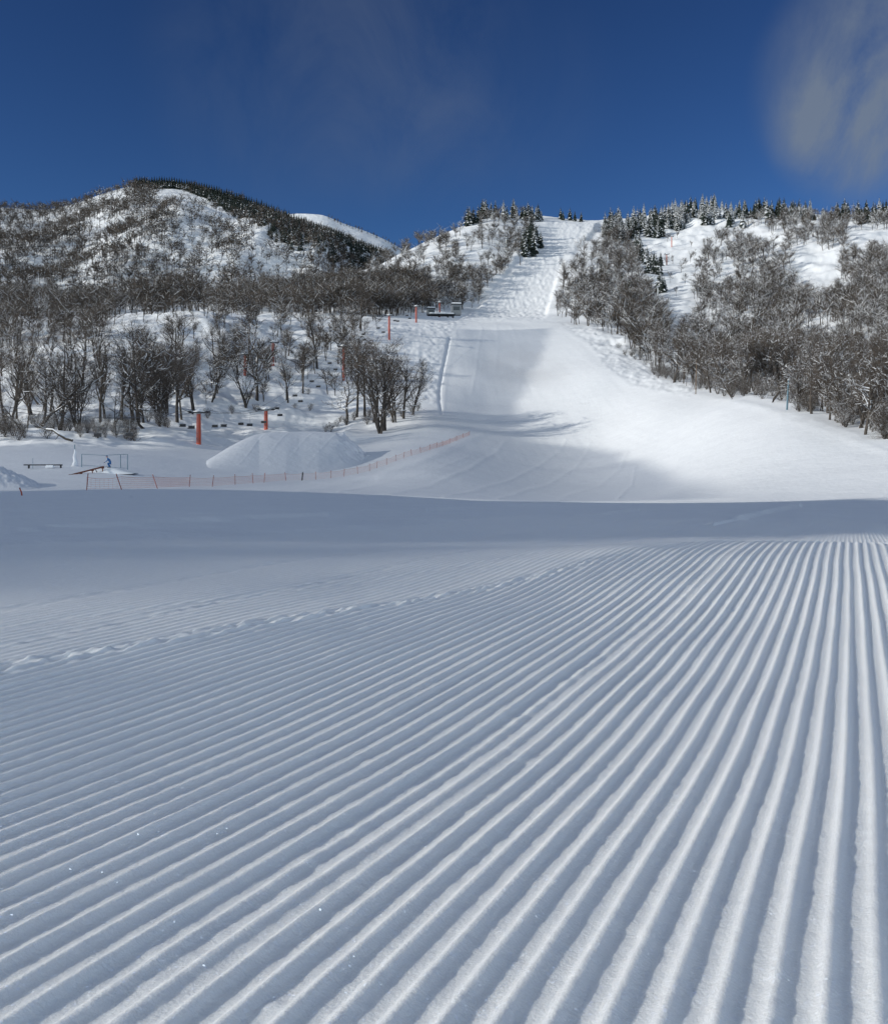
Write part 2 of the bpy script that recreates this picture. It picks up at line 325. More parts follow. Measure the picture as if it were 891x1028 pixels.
BERMS = [([(380, 499), (430, 487), (470, 470), (500, 452), (509, 440)], 1.5, .26), ([(445, 499), (505, 484), (540, 468), (563, 452), (568, 441)], 1.3, .2),
         ([(500, 500), (550, 486), (577, 470), (589, 455), (592, 445)], 1.3, .2), ([(560, 500), (600, 488), (622, 472), (629, 455)], 1.4, .24),
         ([(620, 499), (634, 487), (637, 470)], 1.2, .18), ([(300, 494), (350, 484), (400, 471), (450, 454), (488, 437)], 1.6, .22),
         ([(380, 478), (420, 463), (455, 448), (484, 436)], 2.2, .45),
         ([(484, 330), (480, 350), (477, 375), (473, 395)], 1.0, .3), ([(458, 335), (452, 360), (447, 385), (446, 410)], 1.0, .3),
         ([(498, 327), (500, 345), (497, 370)], 1.0, .22), ([(512, 326), (520, 345), (522, 375), (518, 400)], 1.0, .2),
         ([(600, 346), (613, 372), (632, 386), (690, 397), (760, 410), (830, 432), (891, 452)], 2.6, .4),
         ([(616, 345), (622, 365), (650, 381), (720, 400), (800, 417), (891, 446)], 2.0, .4),
         ([(565, 330), (590, 345), (603, 360)], 1.6, .5), ([(0, 483), (60, 486), (130, 487)], 1.2, .1), ([(120, 478), (200, 476), (300, 470)], 1.0, .12),
         ([(180, 486), (260, 478), (330, 468)], 1.4, .15), ([(340, 494), (420, 476), (470, 458)], 1.0, .16), ([(390, 430), (420, 420), (440, 408)], 1.2, .2)]
NEAR_TR = [([(802, 508), (775, 513), (742, 521), (715, 527)], .10), ([(712, 527), (660, 540), (610, 546)], .06), ([(560, 506), (500, 509), (430, 512)], .07), ([(330, 517), (200, 521), (60, 529), (0, 534)], .05), ([(640, 512), (560, 521), (470, 526)], .05), ([(0, 507), (60, 503), (130, 499)], .10)]
TRENCH = ([(451, 340), (449, 350), (444, 372), (441, 390), (441, 402), (443, 414)], 1.1, .55)
def z_base(px, Y):
    """elevation relative to the eye, smooth"""
    X = (px - CX) / F * Y; zn = z_near(X, np.minimum(Y, 60)); zf = (HY - row_tps(px, Y)) / F * Y
    k = ss(math.log(22), math.log(48), np.log(Y)); return zn * (1 - k) + zf * k
UPPER_RUN = [(553, 219), (603, 219), (598, 232), (570, 262), (560, 285), (550, 320), (545, 324), (455, 322), (478, 306), (512, 268), (535, 240)]
OPEN_L = [(395, 322), (462, 318), (458, 335), (446, 350), (440, 412), (425, 405), (420, 378), (395, 345), (365, 340), (372, 326)]
ROUGH_R = [(545, 318), (600, 330), (640, 352), (660, 376), (700, 388), (700, 402), (640, 390), (607, 370), (590, 345)]
def soft_poly(px, py, poly, w):
    ins = inpoly(px, py, poly); d = seg_dist(px, py, poly + poly[:1]); return np.where(ins, ss(0, w, d), 0)
def z_full(px, Y):
    z = z_base(px, Y); py = HY - z / Y * F; X = (px - CX) / F * Y
    far = ss(60, 120, Y)
    off = far * fbm(X * .02, Y * .02, 3) * .5
    onp = ((py > 322) & (Y < 600)).astype(float)
    wild = ss(500, 620, Y)
    off += wild * fbm(X * .012 + 4, Y * .012, 4) * 7 + wild * fbm(X * .05 + 4, Y * .05, 3) * 1.6
    mog = soft_poly(px, py, UPPER_RUN, 5)
    off = off * (1 - .8 * mog) + mog * (np.abs(fbm(X * .30, Y * .17, 3)) * 1.7)
    mo2 = soft_poly(px, py, OPEN_L, 5) + soft_poly(px, py, ROUGH_R, 5)
    off += np.minimum(mo2, 1) * (fbm(X * .6, Y * .26, 3) * .5)
    # lumpy ground under the woods left and right
    lw = ss(452, 440, py) * (1 - ss(300, 420, px)) + ss(0, 12, np.interp(px, [560, 640, 700, 800, 891], [330, 372, 388, 408, 440]) - py) * ss(560, 620, px)
    off += far * np.clip(lw, 0, 1) * (fbm(X * .09, Y * .06, 4) * 2.4)
    for poly, w, h in BERMS: 
        d = seg_dist(px, py, poly); off += .27 * h * np.exp(-(d / (w * 1.5)) ** 2) * far * onp * ss(-.2, .35, fbm(px * .03 + h * 9, py * .05, 2) + .35)
    gr_ = ss(80, 120, Y) * (1 - ss(520, 560, Y)) * (py > 322); off += gr_ * ss(130, 260, Y) * (fbm(X * .75, Y * .03, 2) * .035 + fbm(X * .22 + 5, Y * .02, 2) * .07)
    for poly, h in NEAR_TR: off += h * np.exp(-(seg_dist(px, py, poly) / 1.6) ** 2) * ss(9, 14, Y) * (1 - ss(60, 75, Y))
    poly, w, h = TRENCH; d = seg_dist(px, py, poly); off -= h * np.exp(-(d / w) ** 2) * onp
    return z + off
def W3(px, Y, dz=0.0):
    """world point on the ground at bearing column px and distance Y"""
    z = float(z_full(np.array([float(px)]), np.array([float(Y)]))[0]); return Vector(((px - CX) / F * Y, Y, EYE + z + dz))
def dist_for(px, py, y0=60, y1=1300):
    """distance at which the ground at bearing px is first seen at row py"""
    Y = np.exp(np.linspace(math.log(y0), math.log(y1), 900)); r = HY - z_base(np.full_like(Y, float(px)), Y) / Y * F
    i = np.argmax(r <= py); return float(Y[i]) if (r <= py).any() else None

# ground sheet: a fan of columns and rows, coarser outside the view
cols = np.r_[np.arange(-1500, -300, 60.), np.arange(-300, -30, 9.), np.arange(-30, 925, 1.3), np.arange(925, 1200, 9.), np.arange(1200, 2460, 60.)]
rows = np.r_[np.exp(np.linspace(math.log(.12), math.log(12), 90))[:-1], np.exp(np.linspace(math.log(12), math.log(60), 150))[:-1], np.exp(np.linspace(math.log(60), math.log(1400), 640))]
PX, YY = np.meshgrid(cols, rows)
ZZ = z_full(PX, YY)
XX = (PX - CX) / F * YY
A21 = math.radians(21.4); CA, SA = math.cos(A21), math.sin(A21)
U = XX * CA - YY * SA; Vv = XX * SA + YY * CA      # across and along the grooming
U0, U1, V0, V1 = -6.6, 2.4, .25, 22.0
ZZ = ZZ - .06 * ss(U0, U0 + .4, U) * ss(U1, U1 - .4, U) * ss(V1, V1 - 2.5, Vv) * ss(V0 - .05, V0 + .1, Vv)
go = link('snow_ground', grid_mesh('snow_ground', np.stack([XX, YY, EYE + ZZ], -1).reshape(-1, 3), len(rows), len(cols), M_snow)); tag(go, 'rolling snow covered valley floor and forested slopes', kind='structure')

# groomed corduroy in front of the eye: real ridges, one mesh aligned with the tracks
PITCH = .0428
nu = int((U1 - U0) / (PITCH / 9)); us = np.linspace(U0, U1, nu); vs = np.exp(np.linspace(math.log(V0 + .6), math.log(V1 + .6), 620)) - .6
UU, VV = np.meshgrid(us, vs)
X2 = UU * CA + VV * SA; Y2 = -UU * SA + VV * CA
Yc = np.maximum(Y2, .12)
zb = z_near(X2, Yc)
wob = fbm(VV * .45, UU * .35, 3) * .016 + fbm(VV * 2.2, UU * 2, 2) * .0014
n_ = -(UU + wob) / PITCH                       # ridge count leftwards
ph = n_ - np.floor(n_)
shape = np.exp(-((ph - .5) / .19) ** 2)       # rounded ridge, wider trough
gain = .95 + .3 * fbm(VV * .5 + 3, np.floor(n_) * .9, 2) + .12 * fbm(VV * 4, np.floor(n_) * 7.7, 2)
amp = .0094 * gain
amp = amp * (1 - .35 * np.exp(-((n_ - 13.9) / .8) ** 2))
ncl = 44 - 6.2 * (VV - 2.2)
amp = amp * (1 - .5 * ss(0, 3.5, n_ - ncl)) * (1 - .75 * ss(14, 30, n_ - ncl))
amp *= 1 - .55 * ss(9, 20, VV) 
Y2s = np.maximum(Y2, .5); px2 = CX + F * X2 / Y2s
amp *= 1 - .75 * ss(7.5, 9.5, Y2) * (1 - ss(640, 720, px2))
amp *= 1 - .9 * ss(14, 19, Y2)
z2 = zb + amp * shape
# seams between passes of the machine
def seam(nc, w, h, rough, seed):
    c = nc + fbm(VV * .35 + seed, VV * 0 + seed, 2) * 1.2
    q = np.exp(-((n_ - c) / w) ** 2)
    return q * (h + rough * (fbm(UU * 26 + seed, VV * 22, 3)))
z2 += seam(14.3, .55, -.003, .0028, 1.0) + seam(ncl, 1.4, .006, .017, 5.0) * (1 - ss(3.8, 6.0, VV)) + seam(ncl + 15, .7, -.004, .004, 15.0) + seam(50.5, .8, -.007, .008, 9.0) + seam(66, 1.2, -.006, .006, 13.0)
z2 += (vnoise(UU * 50, VV * 35)) * .0010 + fbm(UU * 150, VV * 150, 2) * .0007
# little crumbs of snow thrown on the ridges
crumb = np.clip(fbm(UU * 13 + 40, VV * 10 + 7, 2) - .60, 0, 1); z2 += crumb * .025
edge = ss(U0, U0 + .35, UU) * ss(U1, U1 - .35, UU) * ss(V1, V1 - 2.2, VV)
z2 = z2 - (1 - edge) * .09
no = link('groomed_snow', grid_mesh('groomed_snow', np.stack([X2, Y2, EYE + z2], -1).reshape(-1, 3), len(vs), nu, M_near)); tag(no, 'freshly groomed corduroy snow with parallel ridges', kind='structure')

# hill added outside the view, shaped to shadow the flat beyond the corduroy
hx = np.linspace(-420, -72, 90); hy = np.linspace(-120, 62, 110); HX, HYY = np.meshgrid(hx, hy)
def hill_shade(HX, HYY):
    prof = ss(-72, -150, HX) * (1 - ss(-300, -420, HX) * .9)
    top = np.maximum(70 * ss(-37, -29.0, HYY) * ss(52, 24, HYY), 41 * ss(-56, -48, HYY) * ss(0, -30, HYY)) + 3 * fbm(HX * .03, HYY * .08, 3)
    return EYE - 3 + prof * np.maximum(top, 0)
tag(link('hill', grid_mesh('hill', np.stack([HX, HYY, hill_shade(HX, HYY)], -1).reshape(-1, 3), 110, 90, M_hill)), 'unseen spur added to shade the flat beyond the corduroy', kind='structure')

# mountain on the left and the far white shoulder behind it
def skyline_mesh(name, sky_pts, dist, base_row, base_dist, far_dist, mat, label, relief, seed, x0, x1, step):
    c = np.arange(x0, x1, step); f = pchip([p[0] for p in sky_pts], [p[1] for p in sky_pts]); n = 150
    t = np.linspace(0, 1, n); PXm, T = np.meshgrid(c, t)
    k = .72; up = np.clip(T / k, 0, 1); dn = np.clip((T - k) / (1 - k), 0, 1)
    Y = base_dist + (dist - base_dist) * up + (far_dist - dist) * dn
    zt = (HY - f(PXm)) / F * dist; z0 = (HY - base_row) / F * base_dist
    prof = up ** .92 * (1 - .0 * up); z = z0 + (zt - z0) * prof - (zt - z0) * (dn ** 1.3)
    X = (PXm - CX) / F * Y
    amp_ = np.sin(PI * np.clip(up, 0, 1)) ** 1.3 * (1 - ss(.0, .3, dn))
    z = z + relief * .6 * amp_ * (fbm(X * .0045 + seed, Y * .0045, 5, .55)) + relief * .3 * amp_ * (1 - 2 * np.abs(fbm(X * .006 + seed, Y * .0015 + 5, 2)))
    o = link(name, grid_mesh(name, np.stack([X, Y, EYE + z], -1).reshape(-1, 3), n, len(c), mat)); tag(o, label, kind='structure')
    def g(px, t_):
        i = (px - x0) / step; j = t_ * (n - 1); a = int(np.clip(round(i), 0, len(c) - 1)); b = int(np.clip(round(j), 0, n - 1))
        return Vector((X[b, a], Y[b, a], EYE + z[b, a]))
    return g
MTN_SKY = [(-500, 290), (-300, 240), (-120, 214), (0, 208), (40, 210), (75, 204), (110, 192), (140, 186), (165, 186), (200, 191), (250, 205), (300, 224), (350, 244), (400, 267), (460, 302), (560, 370)]
mtn = skyline_mesh('mountain', MTN_SKY, 1750, 335, 980, 2400, M_hill, 'snowy wooded mountain with a rounded summit', 75, 3.0, -500, 560, 2.5)
FAR_SKY = [(150, 300), (240, 236), (300, 214), (320, 215), (345, 224), (370, 233), (392, 243), (420, 262), (520, 320)]
farr = skyline_mesh('far_mountain', FAR_SKY, 3200, 330, 2450, 3900, M_hill, 'bare white shoulder of a farther mountain', 60, 8.0, 150, 520, 3.0)

# ---------------------------------------------------------------- trees
def grow(rng, H, style):
    """list of limbs: (points, radii, level)"""
    out = []
    st = {'spread': dict(lean=.10, fork=.28, ang=(42, 74), lens=.60, n1=9, up=.25),
          'tall': dict(lean=.07, fork=.30, ang=(22, 45), lens=.40, n1=12, up=.5),
          'multi': dict(lean=.25, fork=.10, ang=(25, 55), lens=.42, n1=8, up=.4),
          'bent': dict(lean=.55, fork=.30, ang=(35, 75), lens=.45, n1=9, up=.35),
          'shrub': dict(lean=.45, fork=.05, ang=(25, 60), lens=.45, n1=5, up=.25)}[style]
    def limb(p, d, L, r0, r1, lvl, n, wob, up):
        pts, rad = [p.copy()], [r0]; d = d.normalized()
        for i in range(n):
            d = (d + Vector((rng.gauss(0, wob), rng.gauss(0, wob), rng.gauss(0, wob) + up * .12))).normalized()
            p = p + d * (L / n); pts.append(p.copy()); rad.append(r0 + (r1 - r0) * (i + 1) / n)
        out.append((pts, rad, lvl)); return pts, rad
    def at_(pts, rad, t):
        q = t * (len(pts) - 1); i = min(int(q), len(pts) - 2); f = q - i
        return pts[i].lerp(pts[i + 1], f), rad[i] + (rad[i + 1] - rad[i]) * f, (pts[i + 1] - pts[i]).normalized()
    def side(d, a):
        u = d.orthogonal().normalized(); u.rotate(Matrix.Rotation(rng.uniform(0, 2 * PI), 3, d)); return (d * math.cos(a) + u * math.sin(a)).normalized()
    nst = {'multi': rng.choice([3, 4, 5]), 'shrub': rng.choice([8, 10])}.get(style, 1)
    for s in range(nst):
        a = rng.uniform(0, 2 * PI); d = Vector((math.cos(a) * st['lean'], math.sin(a) * st['lean'], 1))
        r = H * (.021 if nst == 1 else .0102) * rng.uniform(.85, 1.15); hh = H * rng.uniform(.8, 1.0) if nst > 1 else H * .86
        base = Vector((rng.uniform(-1, 1), rng.uniform(-1, 1), 0)) * (.03 * H if nst > 1 else 0) + Vector((0, 0, -.25))
        tp, tr = limb(base, d, hh, r, r * .18, 0, 8, .07 if style != 'bent' else .2, st['up'])
        for k in range(st['n1']):
            t = st['fork'] + (1 - st['fork']) * (k + rng.random()) / st['n1'] * .97
            p, rr, dd = at_(tp, tr, t); ang = math.radians(rng.uniform(*st['ang']))
            L = H * st['lens'] * (1.12 - .75 * t) * rng.uniform(.75, 1.2)
            bp, br = limb(p, side(dd, ang), L, rr * .74, rr * .15, 1, 6, .14, st['up'] * 2.2)
            for k2 in range(6):
                t2 = .22 + .78 * (k2 + rng.random()) / 6; p2, r2, d2 = at_(bp, br, min(t2, .99))
                cp, cr_ = limb(p2, side(d2, math.radians(rng.uniform(28, 62))), L * (.62 - .3 * t2) * rng.uniform(.7, 1.3), max(r2 * .6, H * .0016), H * .0007, 2, 4, .2, 1.2)
                for k3 in range(4):
                    t3 = .2 + .8 * (k3 + rng.random()) / 4; p3, r3, d3 = at_(cp, cr_, min(t3, .99))
                    limb(p3, side(d3, math.radians(rng.uniform(25, 60))), L * .24 * rng.uniform(.5, 1.3), H * .0014, H * .0004, 3, 2, .2, 1.0)
    return out
def strip_faces(v, f, m, a, b, wa, wb, rng, mi):
    d = (b - a); 
    if d.length < 1e-6: return
    u = d.normalized().cross(Vector((rng.gauss(0, 1), rng.gauss(0, 1), rng.gauss(0, 1)))).normalized()
    i = len(v); v += [tuple(a - u * wa), tuple(a + u * wa), tuple(b + u * wb), tuple(b - u * wb)]; f.append((i, i + 1, i + 2, i + 3)); m.append(mi)
def tree_meshes(seed, H, style, snow, mats=None):
    rng = random.Random(seed); L = grow(rng, H, style); tr = MB(); cr_ = MB()
    for pts, rad, lvl in L:
        if lvl == 0 or (lvl == 1 and style != 'shrub'):
            tr.tube(pts, rad, 6 if lvl == 0 else 4, 0, cap=False)
        elif lvl <= 2: cr_.tube(pts, rad, 3, 0, cap=False)
        if lvl == 3:
            for a, b in zip(pts, pts[1:]): strip_faces(cr_.v, cr_.f, cr_.m, a, b, H * .0016, H * .0007, rng, 0)
            if lvl == 3:   # finest twigs
                for q in range(3):
                    a = pts[rng.randrange(len(pts))]; b = a + (pts[-1] - pts[0]).normalized() * H * .035 + Vector((rng.gauss(0, 1), rng.gauss(0, 1), rng.gauss(.3, 1))) * H * .019
                    strip_faces(cr_.v, cr_.f, cr_.m, a, b, H * .0011, H * .0004, rng, 0)
        # snow lying along the tops of limbs
        if rng.random() < snow * (1.0 if lvl in (1, 2) else .55):
            up = Vector((0, 0, 1))
            for i in range(len(pts) - 1):
                a, b = pts[i], pts[i + 1]; d = (b - a).normalized()
                if abs(d.z) > .88 or rng.random() < .25: continue
                w = max(rad[i] * 1.05, H * .0032) * rng.uniform(.7, 1.4); sd = d.cross(up).normalized()
                k = len(cr_.v); o_ = up * rad[i] * .7
                cr_.v += [tuple(a + o_ - sd * w), tuple(a + o_ + up * w * 1.3), tuple(a + o_ + sd * w), tuple(b + o_ - sd * w * .8), tuple(b + o_ + up * w), tuple(b + o_ + sd * w * .8)]
                cr_.f += [(k, k + 1, k + 4, k + 3), (k + 1, k + 2, k + 5, k + 4)]; cr_.m += [1, 1]
    return tr.mesh('trunk', M_bark), cr_.mesh('crown', [M_twig, M_rime])
STY = [('spread', 'broad crowned', 0), ('tall', 'slim upright', 1), ('multi', 'many stemmed', 2), ('bent', 'crooked leaning', 3), ('spread', 'round topped', 4), ('tall', 'narrow', 5), ('multi', 'clump stemmed', 6)]
TREES = {}
for st_, word, sd in STY:
    for frosted in (0, 1):
        TREES[(sd, frosted)] = tree_meshes(100 + sd * 7 + frosted * 3, 10.0, st_, .55 if frosted else .09)
SHR = [tree_meshes(300 + i, 3.0, 'shrub', .7 if i % 2 else .2) for i in range(4)]

def fir_mesh(seed, H=10.0, snow=.5, lod=1.0):
    rng = random.Random(seed); t = MB(); c = MB(); t.tube([(0, 0, -.3), (0, 0, H * .5), (0, 0, H * .97)], [H * .018, H * .011, H * .003], 5, cap=False)
    nw = int(15 * lod); 
    for w in range(nw):
        q = w / (nw - 1); z = H * (.10 + .88 * q); R = H * (.25 * (1 - q) ** .85 + .012) * rng.uniform(.78, 1.15)
        nb = max(5, int((11 - 5 * q) * lod))
        for k in range(nb):
            a = 2 * PI * (k + rng.random() * .8) / nb + w; r = R * rng.uniform(.65, 1.15); dv = Vector((math.cos(a), math.sin(a), 0)); sd = Vector((-dv.y, dv.x, 0))
            p0 = Vector((0, 0, z)); p1 = p0 + dv * r * .55 - Vector((0, 0, r * .18)); p2 = p0 + dv * r - Vector((0, 0, r * rng.uniform(.35, .6)))
            wd = r * rng.uniform(.26, .38); isn = 1 if rng.random() < snow else 0
            i = len(c.v); c.v += [tuple(p0), tuple(p1 - sd * wd - Vector((0, 0, wd * .4))), tuple(p1 + Vector((0, 0, wd * .25))), tuple(p1 + sd * wd - Vector((0, 0, wd * .4))), tuple(p2)]
            c.f += [(i, i + 1, i + 2), (i, i + 2, i + 3), (i + 1, i + 4, i + 2), (i + 2, i + 4, i + 3)]; c.m += [0, 0, isn, isn]
            # hanging sprays of needles
            for h in range(2 if lod >= 1 else 1):
                b0 = p0.lerp(p2, rng.uniform(.35, .95)); b1 = b0 + sd * rng.uniform(-1, 1) * wd * .9 - Vector((0, 0, wd * rng.uniform(.5, 1.1))); i = len(c.v)
                c.v += [tuple(b0 - dv * wd * .3), tuple(b0 + dv * wd * .3), tuple(b1)]; c.f.append((i, i + 1, i + 2)); c.m.append(0)
    return t.mesh('trunk', M_bark), c.mesh('crown', [M_needle, M_rime])
FIRS = [fir_mesh(40 + i, 10, (.15, .55, .35, .8)[i]) for i in range(4)]

# where the woods stand: (polygon of the trunk feet, number, height range m, chance of frost, place words)
BARE, FIRL, SHRL = [], [], []
def scatter(poly, n, hr, frost, place, dest, gap=0.0, seed=1, styles=None, y0=95, grow_h=0.0):
    rg = np.random.default_rng(seed); xs = [p[0] for p in poly]; ys = [p[1] for p in poly]; got = 0; tries = 0
    while got < n and tries < n * 30:
        tries += 1; px = rg.uniform(min(xs), max(xs)); py = rg.uniform(min(ys), max(ys))
        if not inpoly([px], [py], poly)[0]: continue
        if gap and vnoise(np.array([px / 26 + seed]), np.array([py / 13 + seed * 3]))[0] < gap - .5: continue
        Y = dist_for(px, py, y0)
        if not Y: continue
        h = rg.uniform(*hr) * (1 + grow_h * rg.random() ** 2); dest.append(dict(px=px, py=py, Y=Y, h=h, hp=h / Y * F, frost=int(rg.random() < frost), sd=int(rg.integers(0, 7)) if not styles else int(rg.choice(styles)), place=place, rz=rg.uniform(0, 6.28))); got += 1
def hero(px, py, hpx, sd, frost, place, dest=None, rz=0, y0=95, label=None, wide=1.0):
    Y = dist_for(px, py, y0); (BARE if dest is None else dest).append(dict(px=px, py=py, Y=Y, h=hpx * Y / F, hp=hpx + 1000, frost=frost, sd=sd, place=place, rz=rz, label=label, wide=wide))
# front row, one by one
hero(4, 428, 72, 4, 0, '', label='dark bare tree at the left border of the photo, behind the park rail', rz=1)
hero(38, 438, 92, 3, 0, '', label='crooked dark bare tree above the low park bench rail', rz=2.2)
hero(60, 432, 105, 0, 1, '', label='broad bare tree with pale frosted twigs, highest of the left front row', rz=.4)
hero(78, 437, 80, 6, 0, '', label='clump of thin stems right above the snow coated park post', rz=3)
hero(101, 424, 78, 1, 0, '', label='slim bare tree above the crouching person in blue', rz=5)
hero(122, 426, 88, 5, 0, '', label='narrow bare tree left of the thick many stemmed tree', rz=1.5)
hero(143, 430, 104, 2, 1, '', label='thick many stemmed tree, largest one left of the nearest red tower', rz=.9, wide=1.15)
hero(160, 428, 84, 6, 0, '', label='tangled stems at the right foot of the thick many stemmed tree', rz=4)
hero(178, 424, 74, 0, 0, '', label='broad bare tree just left of the nearest red tower', rz=2)
hero(212, 405, 66, 3, 1, '', label='leaning snow lined tree between the two nearest red towers, nearer the left one', rz=0)
hero(246, 408, 72, 2, 1, '', label='many stemmed snow lined tree left of the second red tower', rz=2.5)
hero(258, 402, 76, 0, 0, '', label='broad bare tree directly behind the second red tower', rz=5.2)
hero(289, 402, 52, 1, 0, '', label='small slim tree on the white slope right of the second red tower', rz=1)
hero(304, 396, 56, 5, 0, '', label='narrow small tree on the white slope above the snow jump', rz=3.2)
hero(347, 427, 62, 3, 1, '', label='low leaning snow lined tree at the left of the tree cluster behind the jump', rz=.3, wide=1.2)
hero(358, 420, 84, 1, 0, '', label='straight dark trunked tree in the left half of the cluster behind the jump', rz=2)
hero(366, 419, 78, 5, 0, '', label='thin upright tree in the middle of the cluster behind the jump', rz=4)
hero(380, 436, 100, 6, 0, '', label='tallest many stemmed tree of the cluster behind the jump', rz=.5, wide=.95)
hero(386, 432, 88, 0, 0, '', label='many stems right beside the tallest tree of the cluster', rz=1.9)
hero(395, 424, 74, 6, 0, '', label='clump of thin stems at the right of the cluster behind the jump', rz=1)
hero(405, 420, 64, 5, 0, '', label='thin tree second from the right end of the cluster behind the jump', rz=2)
hero(413, 416, 54, 2, 0, '', label='small bushy tree at the right end of the cluster beside the piste', rz=3)
hero(375, 425, 84, 0, 0, '', label='round crowned tree hidden in the middle of the cluster behind the jump', rz=3.6)
hero(246, 372, 62, 0, 1, '', label='broad tree on the knoll beside the farther pair of red towers', rz=1)
hero(318, 372, 62, 1, 0, '', label='slim tree on the slope under the chairlift, right of the knoll', rz=1)
hero(362, 334, 52, 5, 0, '', label='tall thin tree at the foot of the slope left of the upper red towers', rz=1)
hero(476, 292, 26, 1, 0, '', label='slim tree alone at the left border of the upper run', rz=1, y0=640)
hero(484, 254, 24, 4, 0, '', label='round tree on the small white knoll left of the upper run', rz=1, y0=700)
hero(522, 268, 22, 1, 0, '', label='slim bare tree at the left edge of the mogul run', rz=1, y0=700)
hero(565, 292, 30, 5, 0, '', label='slim bare tree standing forward at the right edge of the mogul run', rz=1, y0=700)
hero(586, 268, 28, 4, 0, '', label='round tree at the right edge of the mogul run near its top', rz=1, y0=700)
hero(676, 384, 46, 0, 1, '', label='snow laden broad tree at the wood edge left of the dark pole', rz=1, wide=1.3)
hero(735, 402, 36, 3, 1, '', label='snow laden leaning tree between the two marker poles', rz=1, wide=1.5)
hero(775, 405, 40, 3, 1, '', label='snow laden leaning tree left of the blue grey pole', rz=4, wide=1.5)
hero(800, 412, 48, 2, 1, '', label='snow lined many stemmed tree right of the blue grey pole', rz=4, wide=1.2)
hero(868, 436, 72, 0, 1, '', label='frosted broad tree low at the right border of the photo', rz=1)
hero(838, 422, 62, 4, 1, '', label='white frosted round tree in the lower right wood', rz=2)
E_BIG = [(-60, 436), (60, 441), (130, 438), (180, 432), (205, 415), (235, 412), (330, 405), (335, 350), (230, 352), (120, 345), (0, 350), (-60, 350)]
scatter([(-60, 440), (95, 441), (95, 350), (-60, 350)], 48, (10, 18), .2, 'above the terrain park', BARE, gap=.2, styles=[0, 4, 3, 2, 0, 1], seed=3)
scatter([(95, 440), (190, 430), (225, 350), (95, 348)], 44, (10, 17.5), .2, 'left of the nearest red tower', BARE, gap=.2, styles=[0, 4, 3, 2, 0, 1], seed=4)
scatter([(205, 412), (330, 402), (330, 345), (225, 348)], 54, (7, 12), .2, 'on the slope behind the snow jump', BARE, gap=.5, seed=5)
scatter([(-60, 350), (100, 345), (110, 325), (-60, 335)], 40, (9, 14), .1, 'on the shoulder at far left', BARE, seed=6)
scatter([(-60, 352), (90, 350), (110, 318), (-60, 318)], 60, (9, 15), .08, 'on the far left shoulder', BARE, seed=61)
scatter([(100, 345), (330, 345), (330, 318), (200, 316), (110, 325)], 44, (7, 13), .15, 'on the white knoll', BARE, gap=.3, seed=7)
scatter([(330, 402), (350, 400), (372, 340), (395, 318), (320, 320), (325, 350)], 36, (8, 14), .15, 'below the upper red towers', BARE, seed=8)
scatter([(-60, 320), (0, 318), (110, 319), (200, 315), (400, 318), (440, 308), (420, 285), (300, 290), (150, 300), (-60, 300)], 1300, (12, 18), .04, 'in the dark belt below the mountain', BARE, seed=9, y0=430)
scatter([(340, 300), (450, 300), (470, 285), (455, 252), (430, 240), (395, 262), (352, 285)], 190, (11, 16), .2, 'in the saddle between the mountains', BARE, gap=.25, seed=10, y0=500)
scatter([(395, 321), (452, 312), (478, 306), (512, 270), (500, 262), (440, 288), (400, 300)], 110, (10, 15), .35, 'left of the upper run', BARE, gap=.2, seed=11, y0=500)
scatter([(512, 268), (534, 240), (543, 222), (515, 214), (465, 224), (425, 246), (450, 262), (490, 262)], 105, (10, 15), .25, 'on the spur left of the upper run', BARE, gap=.48, seed=12, y0=600)
scatter([(556, 322), (604, 333), (640, 356), (662, 376), (672, 340), (650, 290), (628, 232), (606, 226), (604, 248), (578, 266), (566, 290)], 430, (10, 16), .4, 'right of the mogul run', BARE, seed=13, y0=340)
scatter([(655, 340), (668, 300), (660, 240), (700, 232), (712, 260), (700, 300), (690, 335)], 20, (7, 10), .5, 'in the white glade on the right hill', BARE, seed=14, gap=.45, y0=420)
scatter([(712, 245), (735, 226), (800, 219), (940, 218), (940, 330), (860, 335), (790, 330), (700, 320), (695, 300)], 900, (9, 15), 0.42, 'high on the right hillside', BARE, gap=.31, seed=15, y0=360)
scatter([(664, 378), (700, 392), (760, 402), (800, 412), (800, 330), (700, 318), (680, 335)], 270, (9, 14), .5, 'above the marker poles', BARE, seed=16, y0=240)
scatter([(800, 412), (850, 428), (940, 450), (940, 330), (800, 330)], 230, (7.5, 12), .6, 'in the lower right wood', BARE, seed=17, gap=.15, y0=140)
# undergrowth
scatter([(-60, 446), (60, 446), (185, 436), (190, 425), (60, 428), (-60, 430)], 54, (2.2, 4.2), .3, 'along the foot of the left wood', SHRL, seed=21, styles=[0, 1, 2, 3])
scatter([(205, 424), (330, 418), (330, 395), (225, 400)], 9, (1.8, 3.2), .5, 'on the slope behind the snow jump', SHRL, seed=22, styles=[0, 1, 2, 3])
scatter([(325, 432), (425, 424), (422, 412), (330, 418)], 18, (1.5, 3.2), .5, 'under the tree cluster beside the piste', SHRL, seed=23, styles=[0, 1, 2, 3])
scatter([(655, 376), (700, 392), (800, 413), (896, 446), (930, 452), (930, 425), (800, 396), (700, 378), (660, 362)], 110, (2.5, 5), .6, 'along the lower right wood', SHRL, seed=24, styles=[0, 1, 2, 3], y0=130)
scatter([(620, 352), (655, 378), (690, 390), (700, 388), (660, 366), (628, 346)], 22, (1.8, 3.5), .6, 'beside the mogul field right of the piste', SHRL, seed=25, styles=[0, 1, 2, 3], y0=300)
